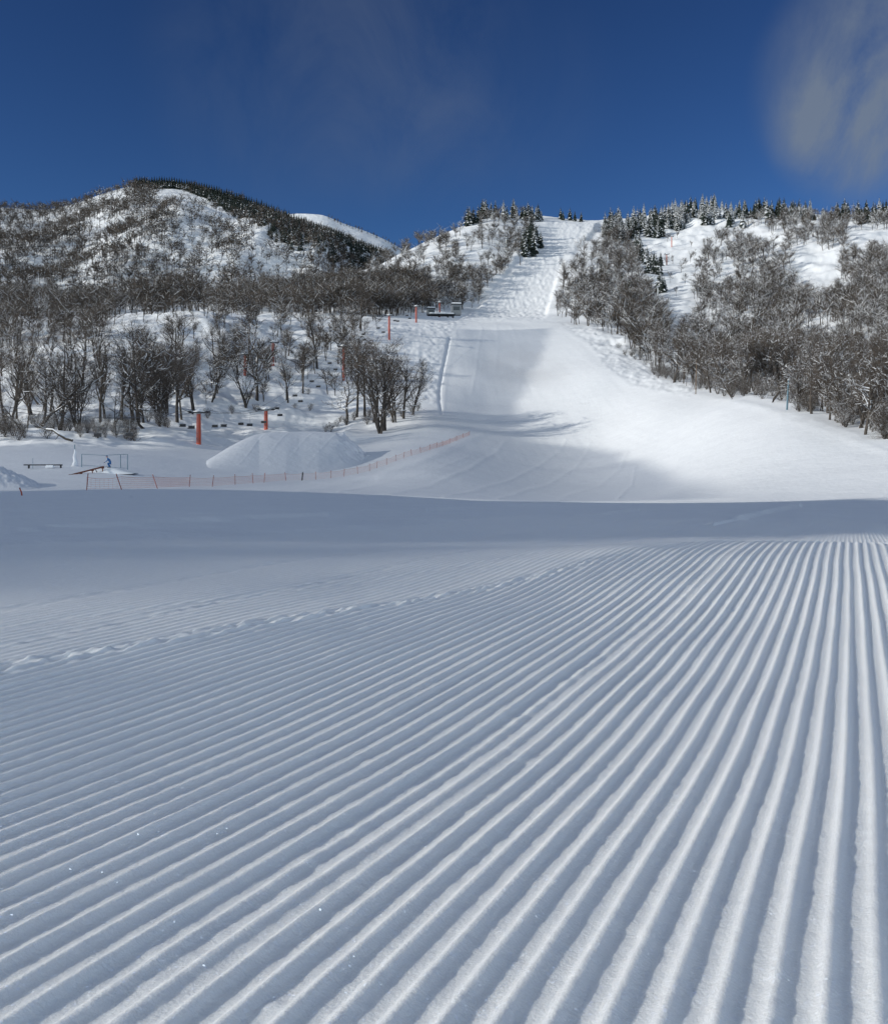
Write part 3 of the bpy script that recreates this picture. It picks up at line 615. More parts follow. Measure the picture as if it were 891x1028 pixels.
# firs
def fir_row(pts, n, hr, place, spread, seed, y0, fr):
    rg = np.random.default_rng(seed); xs = [p[0] for p in pts]; ys = [p[1] for p in pts]
    for i in range(n):
        t_ = rg.uniform(0, 1) * (len(xs) - 1); px = float(np.interp(t_, range(len(xs)), xs)); py = float(np.interp(t_, range(len(xs)), ys)) + rg.uniform(0, spread); px += rg.normal(0, 5 if abs(xs[0] - xs[-1]) < 45 and abs(ys[0] - ys[-1]) > 20 else 1); Y = dist_for(px, py, y0)
        if Y is None: Y = dist_for(px, py + 5, y0) or 1050
        h = rg.uniform(*hr); FIRL.append(dict(px=px, py=py, Y=Y, h=h, hp=h / Y * F, sd=int(rg.choice([0, 1, 2, 3], p=fr)), place=place, rz=rg.uniform(0, 6.28)))
fir_row([(470, 222), (485, 217), (520, 212), (546, 219)], 34, (11, 20), 'on the crest left of the upper run', 4, 31, 700, [.6, .15, .15, .1])
fir_row([(560, 219), (575, 219), (586, 219)], 6, (8, 14), 'on the skyline at the top of the mogul run', 1, 32, 700, [.7, .1, .2, 0])
fir_row([(606, 220), (640, 216), (670, 215)], 85, (10, 21), 'on the skyline right of the mogul run', 22, 33, 600, [.3, .25, .3, .15])
fir_row([(670, 216), (690, 214), (745, 213)], 90, (8, 18), 'on the skyline above the white glade', 13, 34, 600, [.1, .3, .1, .5])
fir_row([(740, 213), (800, 212), (900, 211)], 120, (6, 17), 'on the skyline of the right hill', 9, 35, 500, [.55, .15, .25, .05])
fir_row([(527, 262), (538, 236)], 16, (13, 22), 'on the left edge of the mogul run', 5, 36, 700, [.6, .1, .3, 0])
fir_row([(640, 240), (652, 262), (664, 290)], 26, (11, 17), 'on the left side of the white glade', 6, 37, 500, [.3, .3, .3, .1])
fir_row([(600, 270), (640, 300)], 8, (10, 15), 'in the wood right of the mogul run', 18, 38, 500, [.5, .2, .3, 0])

ORD = ['leftmost', 'second', 'third', 'fourth', 'fifth', 'sixth', 'seventh', 'eighth', 'ninth', 'tenth', 'eleventh', 'twelfth', 'thirteenth', 'fourteenth', 'fifteenth', 'sixteenth', 'seventeenth', 'eighteenth', 'nineteenth', 'twentieth', 'twenty first', 'twenty second', 'twenty third', 'twenty fourth', 'twenty fifth']
def label_all(lst, word):
    cells = {}
    for d in lst:
        if d.get('label'): continue
        cells.setdefault((word(d), d['place']), []).append(d)
    for (w_, pl), ds in cells.items():
        ds.sort(key=lambda d: d['px'])
        for i, d in enumerate(ds):
            if len(ds) == 1: d['label'] = f'{w_} {pl}'
            elif i == 0: d['label'] = f'leftmost {w_} {pl}'
            elif i == len(ds) - 1: d['label'] = f'rightmost {w_} {pl}'
            elif i < len(ORD): d['label'] = f'{w_} {pl}, {ORD[i]} from left'
            else: d['label'] = f'{w_} {pl}, {ORD[min(len(ds) - 1 - i, len(ORD) - 1)]} from right'
def soil(d):  # foot of the plant on the ground
    return W3(d['px'], d['Y'])
def place_things(lst, name, cat, group, protos, base_h):
    made = {}
    for d in lst:
        key, mt, mc = protos(d)
        if key not in made:
            root = empty(name, (0, 0, 0)); link('trunk', mt, root); link('crown', mc, root); made[key] = root; o = root
        else: o = copy_tree(made[key])
        o.location = soil(d); o.rotation_euler = (0, 0, d['rz']); s = d['h'] / base_h; w = s * d.get('wide', 1.0) * (1 + .12 * math.sin(d['px'] * 7)); o.scale = (w, w, s)
        tag(o, d['label'], cat, group)
BARE.sort(key=lambda d: -d['hp']); near_b, far_b = BARE[:300], BARE[300:]
SW = {i: w for _, w, i in STY}
label_all(near_b, lambda d: ('frosted ' if d['frost'] else 'brown ') + SW[d['sd']] + ' tree')
place_things(near_b, 'bare_tree', 'tree', 'leafless trees in the snowy woods', lambda d: ((d['sd'], d['frost']),) + TREES[(d['sd'], d['frost'])], 10.0)
label_all(SHRL, lambda d: ('snow laden' if d['sd'] % 2 else 'brown') + (' tall' if d['h'] > 3.2 else ' low') + ' shrub')
place_things(SHRL, 'shrub', 'shrub', 'leafless shrubs at the foot of the woods', lambda d: (d['sd'],) + SHR[d['sd']], 3.0)
label_all(FIRL, lambda d: ('dark fir', 'snow covered fir', 'lightly snowed fir', 'white snow laden fir')[d['sd']] if d['h'] < 14 else ('tall dark fir', 'tall snow covered fir', 'tall lightly snowed fir', 'tall white snow laden fir')[d['sd']])
place_things(FIRL, 'fir_tree', 'fir tree', 'firs along the skyline', lambda d: (d['sd'],) + FIRS[d['sd']], 10.0)

# the many smaller trees farther off: one mass
def lo_tree(seed, H=10.0, n=260, w=.085, kind='bare', snow=.15):
    rng = random.Random(seed); v, f, m = [], [], []
    if kind == 'bare':
        lean = Vector((rng.gauss(0, .08), rng.gauss(0, .08), 1)).normalized(); top = lean * H * .62
        strip_faces(v, f, m, Vector((0, 0, -.4)), top, .17, .07, rng, 0); strip_faces(v, f, m, Vector((0, 0, -.4)), top, .17, .07, rng, 0)
        limbs = []
        for k in range(9):
            t = rng.uniform(.25, .95); a = rng.uniform(0, 2 * PI); d = Vector((math.cos(a), math.sin(a), rng.uniform(.6, 1.8))).normalized(); p = lean * H * .62 * t; q = p + d * H * rng.uniform(.25, .42)
            strip_faces(v, f, m, p, q, .08, .03, rng, 0); limbs.append((p, q))
            if rng.random() < snow * 3: strip_faces(v, f, m, p + Vector((0, 0, .12)), q + Vector((0, 0, .12)), .08, .05, rng, 1)
        for k in range(n):
            p, q = limbs[k % 9]; a = p.lerp(q, rng.uniform(.3, 1.0)); b = a + ((q - p).normalized() * .8 + Vector((rng.gauss(0, .85), rng.gauss(0, .85), rng.gauss(.2, .55)))) * H * rng.uniform(.06, .16)
            strip_faces(v, f, m, a, b, w * .5, w * .18, rng, 1 if rng.random() < snow else 0)
    else:
        nb = 46
        for k in range(nb):
            q = k / nb; z = H * (.12 + .86 * q); R = H * (.2 * (1 - q) + .015) * rng.uniform(.7, 1.2); a = k * 2.4; dv = Vector((math.cos(a), math.sin(a), 0)); sd = Vector((-dv.y, dv.x, 0))
            i = len(v); v += [(0, 0, z + R * .3), tuple(dv * R * .8 + sd * R * .5 + Vector((0, 0, z - R * .3))), tuple(dv * R * .8 - sd * R * .5 + Vector((0, 0, z - R * .3)))]
            v.append(tuple(dv * R * 1.1 + Vector((0, 0, z - R * .6)))); f.append((i, i + 1, i + 3, i + 2)); m.append(3 if rng.random() < snow else 2)
    return np.array(v, float), np.array(f, np.int64), np.array(m, np.int32)
LO = [lo_tree(500 + i, snow=(.05, .11, .20, .30)[i % 4]) for i in range(8)]
LOM = [lo_tree(540 + i, n=46, w=.34, snow=(.03, .10)[i % 2]) for i in range(6)]
LOF = [lo_tree(520 + i, kind='fir', snow=(.03, .10, .3)[i % 3]) for i in range(3)]
def mass(name, items, label, mats):
    Vs, Fs, Ms = [], [], []; off = 0
    for loc, s, rz, (v, f, m) in items:
        c, si = math.cos(rz), math.sin(rz); q = v * s
        Vs.append(np.stack([q[:, 0] * c - q[:, 1] * si + loc[0], q[:, 0] * si + q[:, 1] * c + loc[1], q[:, 2] + loc[2]], -1)); Fs.append(f + off); Ms.append(m); off += len(v)
    V_, F_, M_ = np.concatenate(Vs), np.concatenate(Fs), np.concatenate(Ms)
    me = bpy.data.meshes.new(name); me.vertices.add(len(V_)); me.vertices.foreach_set('co', V_.astype(np.float32).ravel())
    nf = len(F_); me.loops.add(nf * 4); me.loops.foreach_set('vertex_index', F_.astype(np.int32).ravel())
    me.polygons.add(nf); me.polygons.foreach_set('loop_start', np.arange(nf, dtype=np.int32) * 4); me.polygons.foreach_set('loop_total', np.full(nf, 4, np.int32))
    me.polygons.foreach_set('material_index', M_)
    for m in mats: me.materials.append(m)
    me.update(calc_edges=True); return tag(link(name, me), label, 'forest', kind='stuff')
items = []
for d in far_b:
    items.append((tuple(soil(d)), d['h'] / 10, d['rz'], LO[(0, 1, 4, 5)[d['sd'] % 4]] if not d['frost'] else LO[rnd.choice([2, 3, 6, 7])]))
mt = []
for i in range(7800):
    px = rnd.uniform(-60, 430); t = rnd.uniform(0.02, .715); gp = vnoise(np.array([px / 24 + 3]), np.array([t * 7 + 2]))[0]
    dens = .58 + (.35 if px < 150 else -.05) - .45 * ss(.30, .6, t) * ss(150, 190, px) * ss(330, 250, px) + .5 * ss(.25, 0, t)
    if rnd.random() > dens + gp * 1.3: continue
    p = mtn(px, t); mt.append((tuple(p), rnd.uniform(1.1, 1.9), rnd.uniform(0, 6), LOM[rnd.randrange(6)]))
for i in range(3000):
    px = rnd.uniform(135, 415); t = .73 - rnd.random() ** 1.4 * (.045 + .42 * float(ss(180, 290, px))); p = mtn(px, max(t, .25)); mt.append((tuple(p), rnd.uniform(1.1, 1.8), rnd.uniform(0, 6), LOF[rnd.randrange(2)]))
for i in range(150):
    px = rnd.uniform(-40, 160); p = mtn(px, .72 - rnd.random() * .03); mt.append((tuple(p), rnd.uniform(.8, 1.2), rnd.uniform(0, 6), LOM[rnd.randrange(6)]))
for i in range(70):
    px = rnd.uniform(330, 400); p = farr(px, .72 - rnd.random() * .04); mt.append((tuple(p), rnd.uniform(.8, 1.3), rnd.uniform(0, 6), LOM[0]))
# unseen trees added on the shading spur, their twigs soften its shadow
hl = []
for i in range(85):
    x = rnd.uniform(-175, -132); y = -33 - 9.5 * rnd.random() ** 1.3
    z = float(hill_shade(np.array([x]), np.array([y]))[0]); hl.append(((x, y, z), rnd.uniform(1.3, 2.0), rnd.uniform(0, 6), LO[rnd.randrange(8)]))
mass('distant_woods', items + mt + hl, 'grey brown bare woods and dark firs covering the far slopes and mountain', [M_twig_far, M_rime, M_needle, M_rime])

# ---------------------------------------------------------------- chairlift
def lift_x(z): return -79 + .128 * z
LIFT_D = Vector((.128, 1, 0)).normalized(); LIFT_N = Vector((LIFT_D.y, -LIFT_D.x, 0))
def top_z(z, row): return EYE + (HY - row) / F * z
TWR = [(138, 408, None), (218, 413, 447), (265, 410.5, 439), (353, 347, None), (438, 316, 335), (511, 307, 322), (598, 303, None)]
def make_tower(name, foot, top, across, rad, label, group, arm=1.9, mat=M_red, cat='lift tower'):
    t = empty(name, foot, math.atan2(across.y, across.x)); h = top - foot.z
    m = MB(); m.tube([(0, 0, -.8), (0, 0, h * .5), (0, 0, h - .45)], [rad, rad * .95, rad * .88], 14); o = m.build('column', mat, t, smooth=False)
    m = MB(); m.tube([(0, 0, h - .5), (0, 0, h - .38)], [rad * 1.15, rad * 1.15], 14); m.build('flange', M_steel, t)
    m = MB(); m.box((0, 0, h - .25), (arm * 2 + .5, .26, .26)); m.box((0, 0, h + .15), (.5, .12, .5)); m.build('cross_arm', M_dark, t, bevel=.02)
    for s in (-1, 1):
        m = MB(); m.box((s * arm, 0, h - .05), (.34, 2.4, .26))
        sh = m.build('sheave_beam', M_dark, t)
        for q in range(4):
            w = MB(); w.tube([(s * arm - .14, -1.0 + q * .66, h + .1), (s * arm + .14, -1.0 + q * .66, h + .1)], .27, 10); w.build('sheave_wheel', M_steel, sh)
    m = MB(); m.box((0, 0, h + .02), (arm * 1.5, .42, .26), taper=.7); m.tube([(0, 0, h + .05), (0, 0, h + .35), (0, 0, h + .48)], [rad * 1.1, rad * .9, rad * .3], 10); m.build('snow_cap', M_lump, t, smooth=True)
    m = MB()
    for s in (-.13, .13): m.tube([(s, -rad - .12, .2), (s, -rad - .12, h - .4)], .02, 4)
    for q in range(int(h / .4)): m.tube([(-.13, -rad - .12, .4 + q * .4), (.13, -rad - .12, .4 + q * .4)], .015, 4)
    m.build('ladder', M_steel, t)
    return tag(t, label, cat, group)
TL = {218: 'nearest orange red lift tower, left of the big snow jump', 265: 'orange red lift tower whose foot hides behind the top of the snow jump', 353: 'orange red lift tower half hidden in the tree cluster behind the jump',
      438: 'orange red lift tower on the open slope, first above the tree cluster', 511: 'orange red lift tower on the open slope just left of the lift station', 598: 'orange red lift tower standing at the lift station', 138: 'lift tower beyond the left border'}
tops = []
for z, row, foot_row in TWR:
    px = CX + F * lift_x(z) / z; tz = top_z(z, row); g = W3(px, z); tops.append((Vector((lift_x(z), z, tz)), z))
    if z != 138: make_tower('lift_tower', g, tz, LIFT_N, .5 if z < 300 else .45, TL[z], 'towers of the long chairlift')
def cable_pt(z, off):
    for (a, za), (b, zb) in zip(tops, tops[1:]):
        if za <= z <= zb:
            t = (z - za) / (zb - za); p = a.lerp(b, t); p.z -= 4 * t * (1 - t) * (zb - za) * .022; return p + LIFT_N * off + Vector((0, 0, .3))
for s, w in ((-1, 'left'), (1, 'right')):
    m = MB(); zs = np.linspace(138, 597.9, 160); m.tube([cable_pt(z, 1.9 * s) for z in zs], .035, 4); tag(m.build('lift_cable', M_rope), f'thin dark haul cable on the {w} side of the red lift towers', 'cable', 'cables of the long chairlift')
def chair(name='lift_chair'):
    t = empty(name, (0, 0, 0))
    m = MB(); m.tube([(0, 0, 0), (0, 0, -.2), (0, .25, -.5), (0, .25, -2.2), (0, 0, -2.5)], .03, 5); m.build('hanger', M_steel, t)
    m = MB(); m.box((0, -.2, -3.1), (1.35, .5, .1)); m.build('seat', M_dark, t, bevel=.02)
    m = MB(); m.box((0, .08, -2.82), (1.35, .08, .5)); m.build('backrest', M_dark, t, bevel=.02)
    m = MB(); m.tube([(-.7, -.4, -2.95), (-.7, .05, -2.55), (0, .05, -2.5), (.7, .05, -2.55), (.7, -.4, -2.95)], .025, 4); m.build('frame', M_steel, t)
    return t
CH = [(176, -1), (180, 1), (214, -1), (209, 1), (228, 1), (233, -1), (246, 1), (251, -1), (257, 1), (271, 1), (281, -1), (291, 1), (299, -1), (311, 1), (318, -1), (333, 1), (341, -1), (360, 1), (372, -1), (388, 1), (397, -1), (415, 1), (424, -1), (448, 1), (462, -1), (480, 1), (495, -1), (520, 1)]
c0 = None
for i, (z, s) in enumerate(CH):
    if c0 is None: c0 = o = chair()
    else: o = copy_tree(c0)
    o.location = cable_pt(z, 1.9 * s); o.rotation_euler = (0, 0, math.atan2(LIFT_N.y, LIFT_N.x))
    seg = 'left of the nearest red tower' if z < 218 else 'between the two nearest red towers' if z < 265 else 'just right of the second red tower' if z < 300 else 'behind the tree cluster' if z < 380 else 'by the upper red towers'
    grp = [q for q in CH if (q[0] < 218) == (z < 218) and (218 <= q[0] < 265) == (218 <= z < 265) and (265 <= q[0] < 300) == (265 <= z < 300) and (300 <= q[0] < 380) == (300 <= z < 380)]
    k = grp.index((z, s)); tag(o, f'small dark lift chair {seg}, {ORD[k]} from left' if k else f'leftmost small dark lift chair {seg}', 'lift chair', 'chairs hanging on the long chairlift')
# second lift: two towers behind the knoll, and towers on the upper slopes
for px, row, hp, y0, lab in ((246, 378, 22, 250, 'orange red tower among the knoll trees, left one of the farther pair'), (274, 366, 24, 250, 'orange red tower among the knoll trees, right one of the farther pair')):
    Y = dist_for(px, row, y0); g = W3(px, Y); make_tower('lift_tower', g, g.z + hp * Y / F, Vector((1, .15, 0)), .5, lab, 'towers of the farther lift')
for px, row, hp, y0, lab, mt_ in ((508, 255, 13, 650, 'small grey T shaped lift tower on the white spur left of the mogul run', M_steel), (660, 303, 14, 420, 'dark lift tower lowest in the white glade', M_steel),
                             (669, 268, 11, 500, 'rust red lift tower in the middle of the white glade', M_red), (674, 246, 11, 500, 'rust red lift tower near the top of the white glade', M_red)):
    Y = dist_for(px, row, y0); g = W3(px, Y); make_tower('lift_tower', g, g.z + hp * Y / F, Vector((1, .1, 0)), .42, lab, 'towers of the upper lifts', arm=1.5, mat=mt_)

# lift station at the top of the red towers: two cabins on a deck
ys = dist_for(444, 318, 480) or 590; st = W3(446, 585); t = empty('lift_station', st, .1); t.scale = (1.25, 1.25, 1.25); K = 585 / F
m = MB(); m.box((-1.5, 0, 1.2), (12, 5, .5)); 
for x in (-6.5, -2.5, 1.5, 3.8): m.box((x, -2, .2), (.35, .35, 2.6)); m.box((x, 2, .2), (.35, .35, 2.6))
m.build('deck', M_dark, t)
m = MB(); m.box((-1.5, 0, 1.75), (11.5, 4.6, .6), taper=.92); m.build('deck_snow', M_lump, t, bevel=.1)
def cabin(x, w, h, d, parent):
    m = MB(); m.box((x, 0, 1.2 + h / 2), (w, d, h)); b = m.build('cabin', M_wall, parent, bevel=.04)
    m = MB(); m.box((x, 0, 1.2 + h + .18), (w + .6, d + .6, .35), taper=.95); r_ = m.build('roof', M_dark, b)
    m = MB(); m.box((x, 0, 1.2 + h + .62), (w + .5, d + .5, .55), taper=.8); m.build('snow_layer', M_lump, b, bevel=.12)
    m = MB(); m.box((x, -d / 2 - .02, 1.2 + h * .62), (w * .68, .06, h * .36)); m.build('window', M_glass, b)
cabin(-6.2, 3.4, 2.6, 3.2, t); cabin(5.2, 4.2, 4.6, 3.6, t)
tag(t, 'small lift station with two snow roofed cabins at the left edge of the piste top', 'lift station')

# ---------------------------------------------------------------- snow jump, mound
def snow_shape(name, cols_, top, foot, crest, back, label, cat, rough=.12, seed=1.0):
    """a pile whose outline against what is behind it runs through `top`; foot / crest / back give its distance per column"""
    pxs = np.arange(cols_[0], cols_[1] + .01, .8); f_ = lambda q: np.interp(pxs, [a for a, b in q], [b for a, b in q])[None, :]
    yf_, yt, yb = f_(foot), f_(crest), f_(back); t = np.r_[np.linspace(0, 1, 80)[:-1], np.linspace(1, 1.25, 10)[:-1], np.linspace(1.25, 2, 26)][:, None]
    y1 = yt + (yb - yt) * .3; Yg = np.where(t <= 1, yf_ + (yt - yf_) * t, np.where(t <= 1.25, yt + (y1 - yt) * (t - 1) * 4, y1 + (yb - y1) * (t - 1.25) / .75))
    P = np.broadcast_to(pxs[None, :], Yg.shape); g = z_full(P, Yg); tf = pchip([q[0] for q in top], [q[1] for q in top])
    zt = (HY - tf(P)) / F * yt; k = ss(yf_ + 1.5, yt, Yg) ** 1.05 * ss(yb, y1, Yg); e = ss(cols_[0], cols_[0] + 5, P) * ss(cols_[1], cols_[1] - 4, P)
    lift = np.maximum(zt - z_full(P, np.broadcast_to(yt, P.shape)), 0)
    z = g + lift * k * e + rough * fbm(P * .12 + seed, Yg * .4, 3) * k
    if name == 'snow_jump':
        z += ss(336, 346, P) * ss(376, 368, P) * k * fbm(P * .16, Yg * .5, 3) * .8
        for off in (0, 24, 48, 72, 96):      # machine tracks running up the face
            c = cols_[0] + 14 + off + 62 * np.clip(t, 0, 1) ** .6; z = z + .04 * np.exp(-((P - c) / 1.3) ** 2) * k * (t < 1)
    z = z - .12 * (1 - np.minimum(lift * k * e / .25, 1)); X = (P - CX) / F * Yg
    o = link(name, grid_mesh(name, np.stack([X, Yg, EYE + z], -1).reshape(-1, 3), Yg.shape[0], len(pxs), M_snow)); return tag(o, label, cat)
snow_shape('snow_jump', (192, 378), [(192, 470), (204, 466), (216, 459), (230, 450), (244, 442.5), (258, 437), (274, 434.3), (300, 434), (333, 435), (343, 437), (351, 443), (360, 451), (369, 460), (378, 467)],
           [(192, 140), (287, 149), (320, 157), (345, 167), (378, 182)], [(192, 152), (225, 168), (260, 184), (300, 192), (378, 197)], [(192, 162), (225, 184), (260, 202), (378, 212)], 'big groomed snow jump with flat top and a broken right lip', 'snow jump', rough=.05)
snow_shape('snow_mound', (-60, 62), [(-60, 462), (-20, 466), (0, 470), (14, 475), (30, 483), (45, 490), (62, 496)], [(-60, 84), (62, 84)], [(-60, 97), (62, 97)], [(-60, 108), (62, 108)], 'shaded snow mound cut by the left border', 'snow mound', rough=.3, seed=6.0)

# ---------------------------------------------------------------- orange net fence along the park
FP = [(87, 493), (122, 492), (158, 491), (190, 490), (213, 489.5), (236, 486.8), (254, 485.5), (265, 484.8), (287, 483), (303, 482.6), (317, 481.6), (332, 480), (345, 478), (359, 475), (371, 472), (378, 469.5), (388, 466), (397, 462.5), (405, 459.5), (413, 457), (422, 454.5), (431, 452), (438, 449.5), (444, 447.5), (451, 445), (458, 442.5), (465, 440), (471, 437.5)]
fr = empty('net_fence', W3(87, dist_for(87, 493, 80))); pts = []
for i, (px, row) in enumerate(FP):
    Y = dist_for(px, row, 80); pts.append((W3(px, Y), Y))
for i, (p, Y) in enumerate(pts):
    h = 1.25 if i < 8 else 1.15; ln = Vector((rnd.uniform(-.14, .14) if i not in (1, 2) else -.34, 0, 1)).normalized(); q = p - fr.location; m = MB()
    m.tube([q - ln * .3, q + ln * h], .035 if i != 9 else .10, 6); m.tube([q + ln * h, q + ln * (h + .04)], [.045, .02], 6); m.build('post', M_post if i != 9 else M_dark, fr)
v, f = [], []
def strip3(a, b, w):
    d = (b - a).normalized(); u = d.cross(Vector((0, 1, 0))); u = (Vector((0, 0, 1)) if abs(d.z) < .7 else Vector((1, 0, 0))) * w; n_ = Vector((0, w, 0))
    for q in (u, n_):
        k = len(v); v.extend([tuple(a - q), tuple(a + q), tuple(b + q), tuple(b - q)]); f.append((k, k + 1, k + 2, k + 3))
for (p, _), (p2, _) in zip(pts, pts[1:]):
    a, b = p - fr.location, p2 - fr.location; n = max(3, int((b - a).length / .30)); sag = rnd.uniform(.02, .16)
    lv = [.12, .30, .48, .66, .84, 1.0]
    def np_(t, h_): q = a.lerp(b, t); return q + Vector((0, 0, h_ - sag * 4 * t * (1 - t) * h_))
    for h_ in lv:
        for k in range(n): strip3(np_(k / n, h_), np_((k + 1) / n, h_), .0055 if h_ not in (1.0,) else .012)
    for k in range(n): strip3(np_(k / n, .1), np_(k / n, 1.0), .005)
me = bpy.data.meshes.new('net'); me.from_pydata(v, [], f); me.materials.append(M_net); link('net', me, fr)
tag(fr, 'long orange net fence on thin leaning posts between terrain park and piste', 'net fence')
def pole(name, px, row, hpx, rad, mat, label, cat, lean=0.0, y0=80, tip=None):
    Y = dist_for(px, row, y0); g = W3(px, Y); h = hpx * Y / F; t = empty(name, g); m = MB()
    m.tube([(0, 0, -.4), (lean * h * .5, 0, h * .5), (lean * h, 0, h)], [rad, rad * .9, rad * .8], 8); m.build('shaft', mat, t)
    m = MB(); m.tube([(lean * h, 0, h), (lean * h, 0, h + rad * 1.2)], [rad * 1.2, rad * .5], 8); m.build('cap', tip or mat, t); return tag(t, label, cat)
pole('marker_pole', 23, 497.5, 7, .05, M_post, 'short red marker pole leaning left in the shaded snow at far left', 'marker pole', lean=-.45, y0=60)
pole('marker_pole', 789.5, 412, 30, .17, M_bluesteel, 'tall blue grey pole at the right edge of the piste', 'marker pole', lean=.06, y0=120, tip=M_lump)
pole('marker_pole', 698, 396, 32, .13, M_wood, 'dark wooden pole at the wood edge right of the piste', 'marker pole', lean=.03, y0=200)

# ---------------------------------------------------------------- terrain park: rails, deck, frame, rider
Yr = dist_for(96, 478, 80)
def PP(px, row_up, Y): # point at bearing px, height given as rows above the eye plane
    return Vector(((px - CX) / F * Y, Y, EYE + (HY - row_up) / F * Y))
t = empty('rail', W3(90, Yr)); L0 = t.location
a = PP(68, 477.6, Yr - 1) - L0; b = PP(104, 468.5, Yr + 3) - L0
m = MB(); m.tube([a, b], .09, 8); m.tube([a + Vector((0, 0, 0)), a + Vector((-.12, 0, -.12))], .09, 8); m.build('rail_tube', M_rust, t)
for q in (.04, .36, .68, .97):
    p = a.lerp(b, q); gz = W3((p.x + L0.x) / (p.y + L0.y) * F + CX, p.y + L0.y).z - L0.z; m = MB(); m.box((p.x, p.y, (p.z + gz) / 2 - .1), (.09, .09, max(p.z - gz, .2) + .2)); m.box((p.x, p.y, p.z - .12), (.32, .12, .12)); m.build('leg', M_rust, t)
tag(t, 'rusty sloping rail on four legs, rising to the person in blue', 'rail')
# snow take-off the rail leans on
dk = W3(109, Yr + 4); t = empty('snow_deck', dk); m = MB()
w0, w1 = 1.0, 0.6; hk = max(PP(108, 469, Yr + 4).z - dk.z, .5)
prof = [(-2.9, .05), (-1.6, hk * .55), (-.5, hk), (.9, hk), (1.6, hk * .55), (3.2, -.1)]
vv = []
for x, z in prof:
    for y in (-1.3, -1.0, 1.0, 1.3): vv.append((x, y, (z if abs(y) < 1.2 else -.2)))
ff = []
for i in range(len(prof) - 1):
    for k in range(3): q = i * 4 + k; ff.append((q, q + 1, q + 5, q + 4))
me = bpy.data.meshes.new('ramp'); me.from_pydata(vv, [], [x[::-1] for x in ff]); me.materials.append(M_lump); o = link('ramp', me, t)
md = o.modifiers.new('s', 'SUBSURF'); md.levels = 2; md.render_levels = 2
m = MB(); m.box((-1.0, -1.34, hk * .35), (.08, .06, hk * .8), rot=Matrix.Rotation(-.5, 3, 'Y')); m.build('edge_board', M_dark, t)
tag(t, 'small white snow ramp under the crouching person in blue', 'snow ramp')
# low bench rail on the left
Yb = dist_for(42, 471, 80); g = W3(45, Yb); t = empty('low_rail', g)
m = MB(); m.box((-.2, 0, .38), (4.6, .22, .14)); m.build('rail_bar', M_dark, t, bevel=.02)
for x in (-1.9, 1.9): m = MB(); m.box((x, 0, .1), (.12, .3, .5)); m.build('leg', M_dark, t)
tag(t, 'low dark bench rail left of the rusty rail', 'rail')
g = W3(50, Yb - .4); m = MB(); m.box((0, 0, .22), (1.0, .5, .34), taper=.85); tag(m.build('snow_block', M_lump, bevel=.05, loc=g), 'small white block leaning on the low dark bench rail', 'snow block')
pole('marker_pole', 33, 471.5, 10, .03, M_bluesteel, 'thin grey stake beside the low dark bench rail', 'marker pole', y0=90)
# thin frame behind the rider
Yf = Yr + 9; gl_, gr_ = W3(82, Yf), W3(128, Yf); t = empty('banner_frame', (gl_ + gr_) / 2); tp = PP(82, 456, Yf).z
for g_ in (gl_, gr_, W3(121, Yf + 2)):
    m = MB(); q = g_ - t.location; m.tube([q - Vector((0, 0, .3)), Vector((q.x, q.y, tp - t.location.z))], .05, 6); m.build('pole', M_bluesteel, t)
m = MB(); ql, qr = gl_ - t.location, gr_ - t.location; m.tube([Vector((ql.x, ql.y, tp - t.location.z)), Vector((0, 0, tp - t.location.z - .12)), Vector((qr.x, qr.y, tp - t.location.z))], .03, 5); m.build('top_wire', M_bluesteel, t)
m = MB(); m.tube([ql + Vector((0, 0, .25)), qr + Vector((0, 0, .2))], .02, 5); m.build('lower_wire', M_bluesteel, t)
tag(t, 'thin grey pole frame with a wire across, behind the person in blue', 'pole frame')
# snow plastered post
g = W3(75, Yf + 1); t = empty('snowy_post', g); m = MB(); m.tube([(0, 0, -.3), (0, 0, 2.6)], .06, 6); m.build('shaft', M_bluesteel, t)
m = MB(); m.tube([(0, 0, -.1), (.1, 0, .6), (-.03, 0, 1.1), (.06, 0, 1.7), (.0, 0, 2.1)], [.42, .24, .2, .13, .05], 7); o = m.build('snow_coat', M_lump, t, smooth=True)
tag(t, 'post plastered with snow left of the thin pole frame', 'post')

# person in blue crouching on the ramp, facing left down the rail
def skin_body(name, verts, edges, radii, mat, parent, loc=(0, 0, 0), sub=2, rootv=0):
    me = bpy.data.meshes.new(name); me.from_pydata(verts, edges, []); o = link(name, me, parent, loc); o.modifiers.new('skin', 'SKIN'); sv_ = me.skin_vertices[0].data
    for i, r_ in enumerate(radii): sv_[i].radius = (r_, r_) if isinstance(r_, (int, float)) else r_; sv_[i].use_root = (i == rootv)
    md = o.modifiers.new('sub', 'SUBSURF'); md.levels = sub; md.render_levels = sub; me.materials.append(mat); return o
pl = Vector((dk.x + .15, dk.y, dk.z + hk * .93)); person = empty('person', pl, math.radians(12))
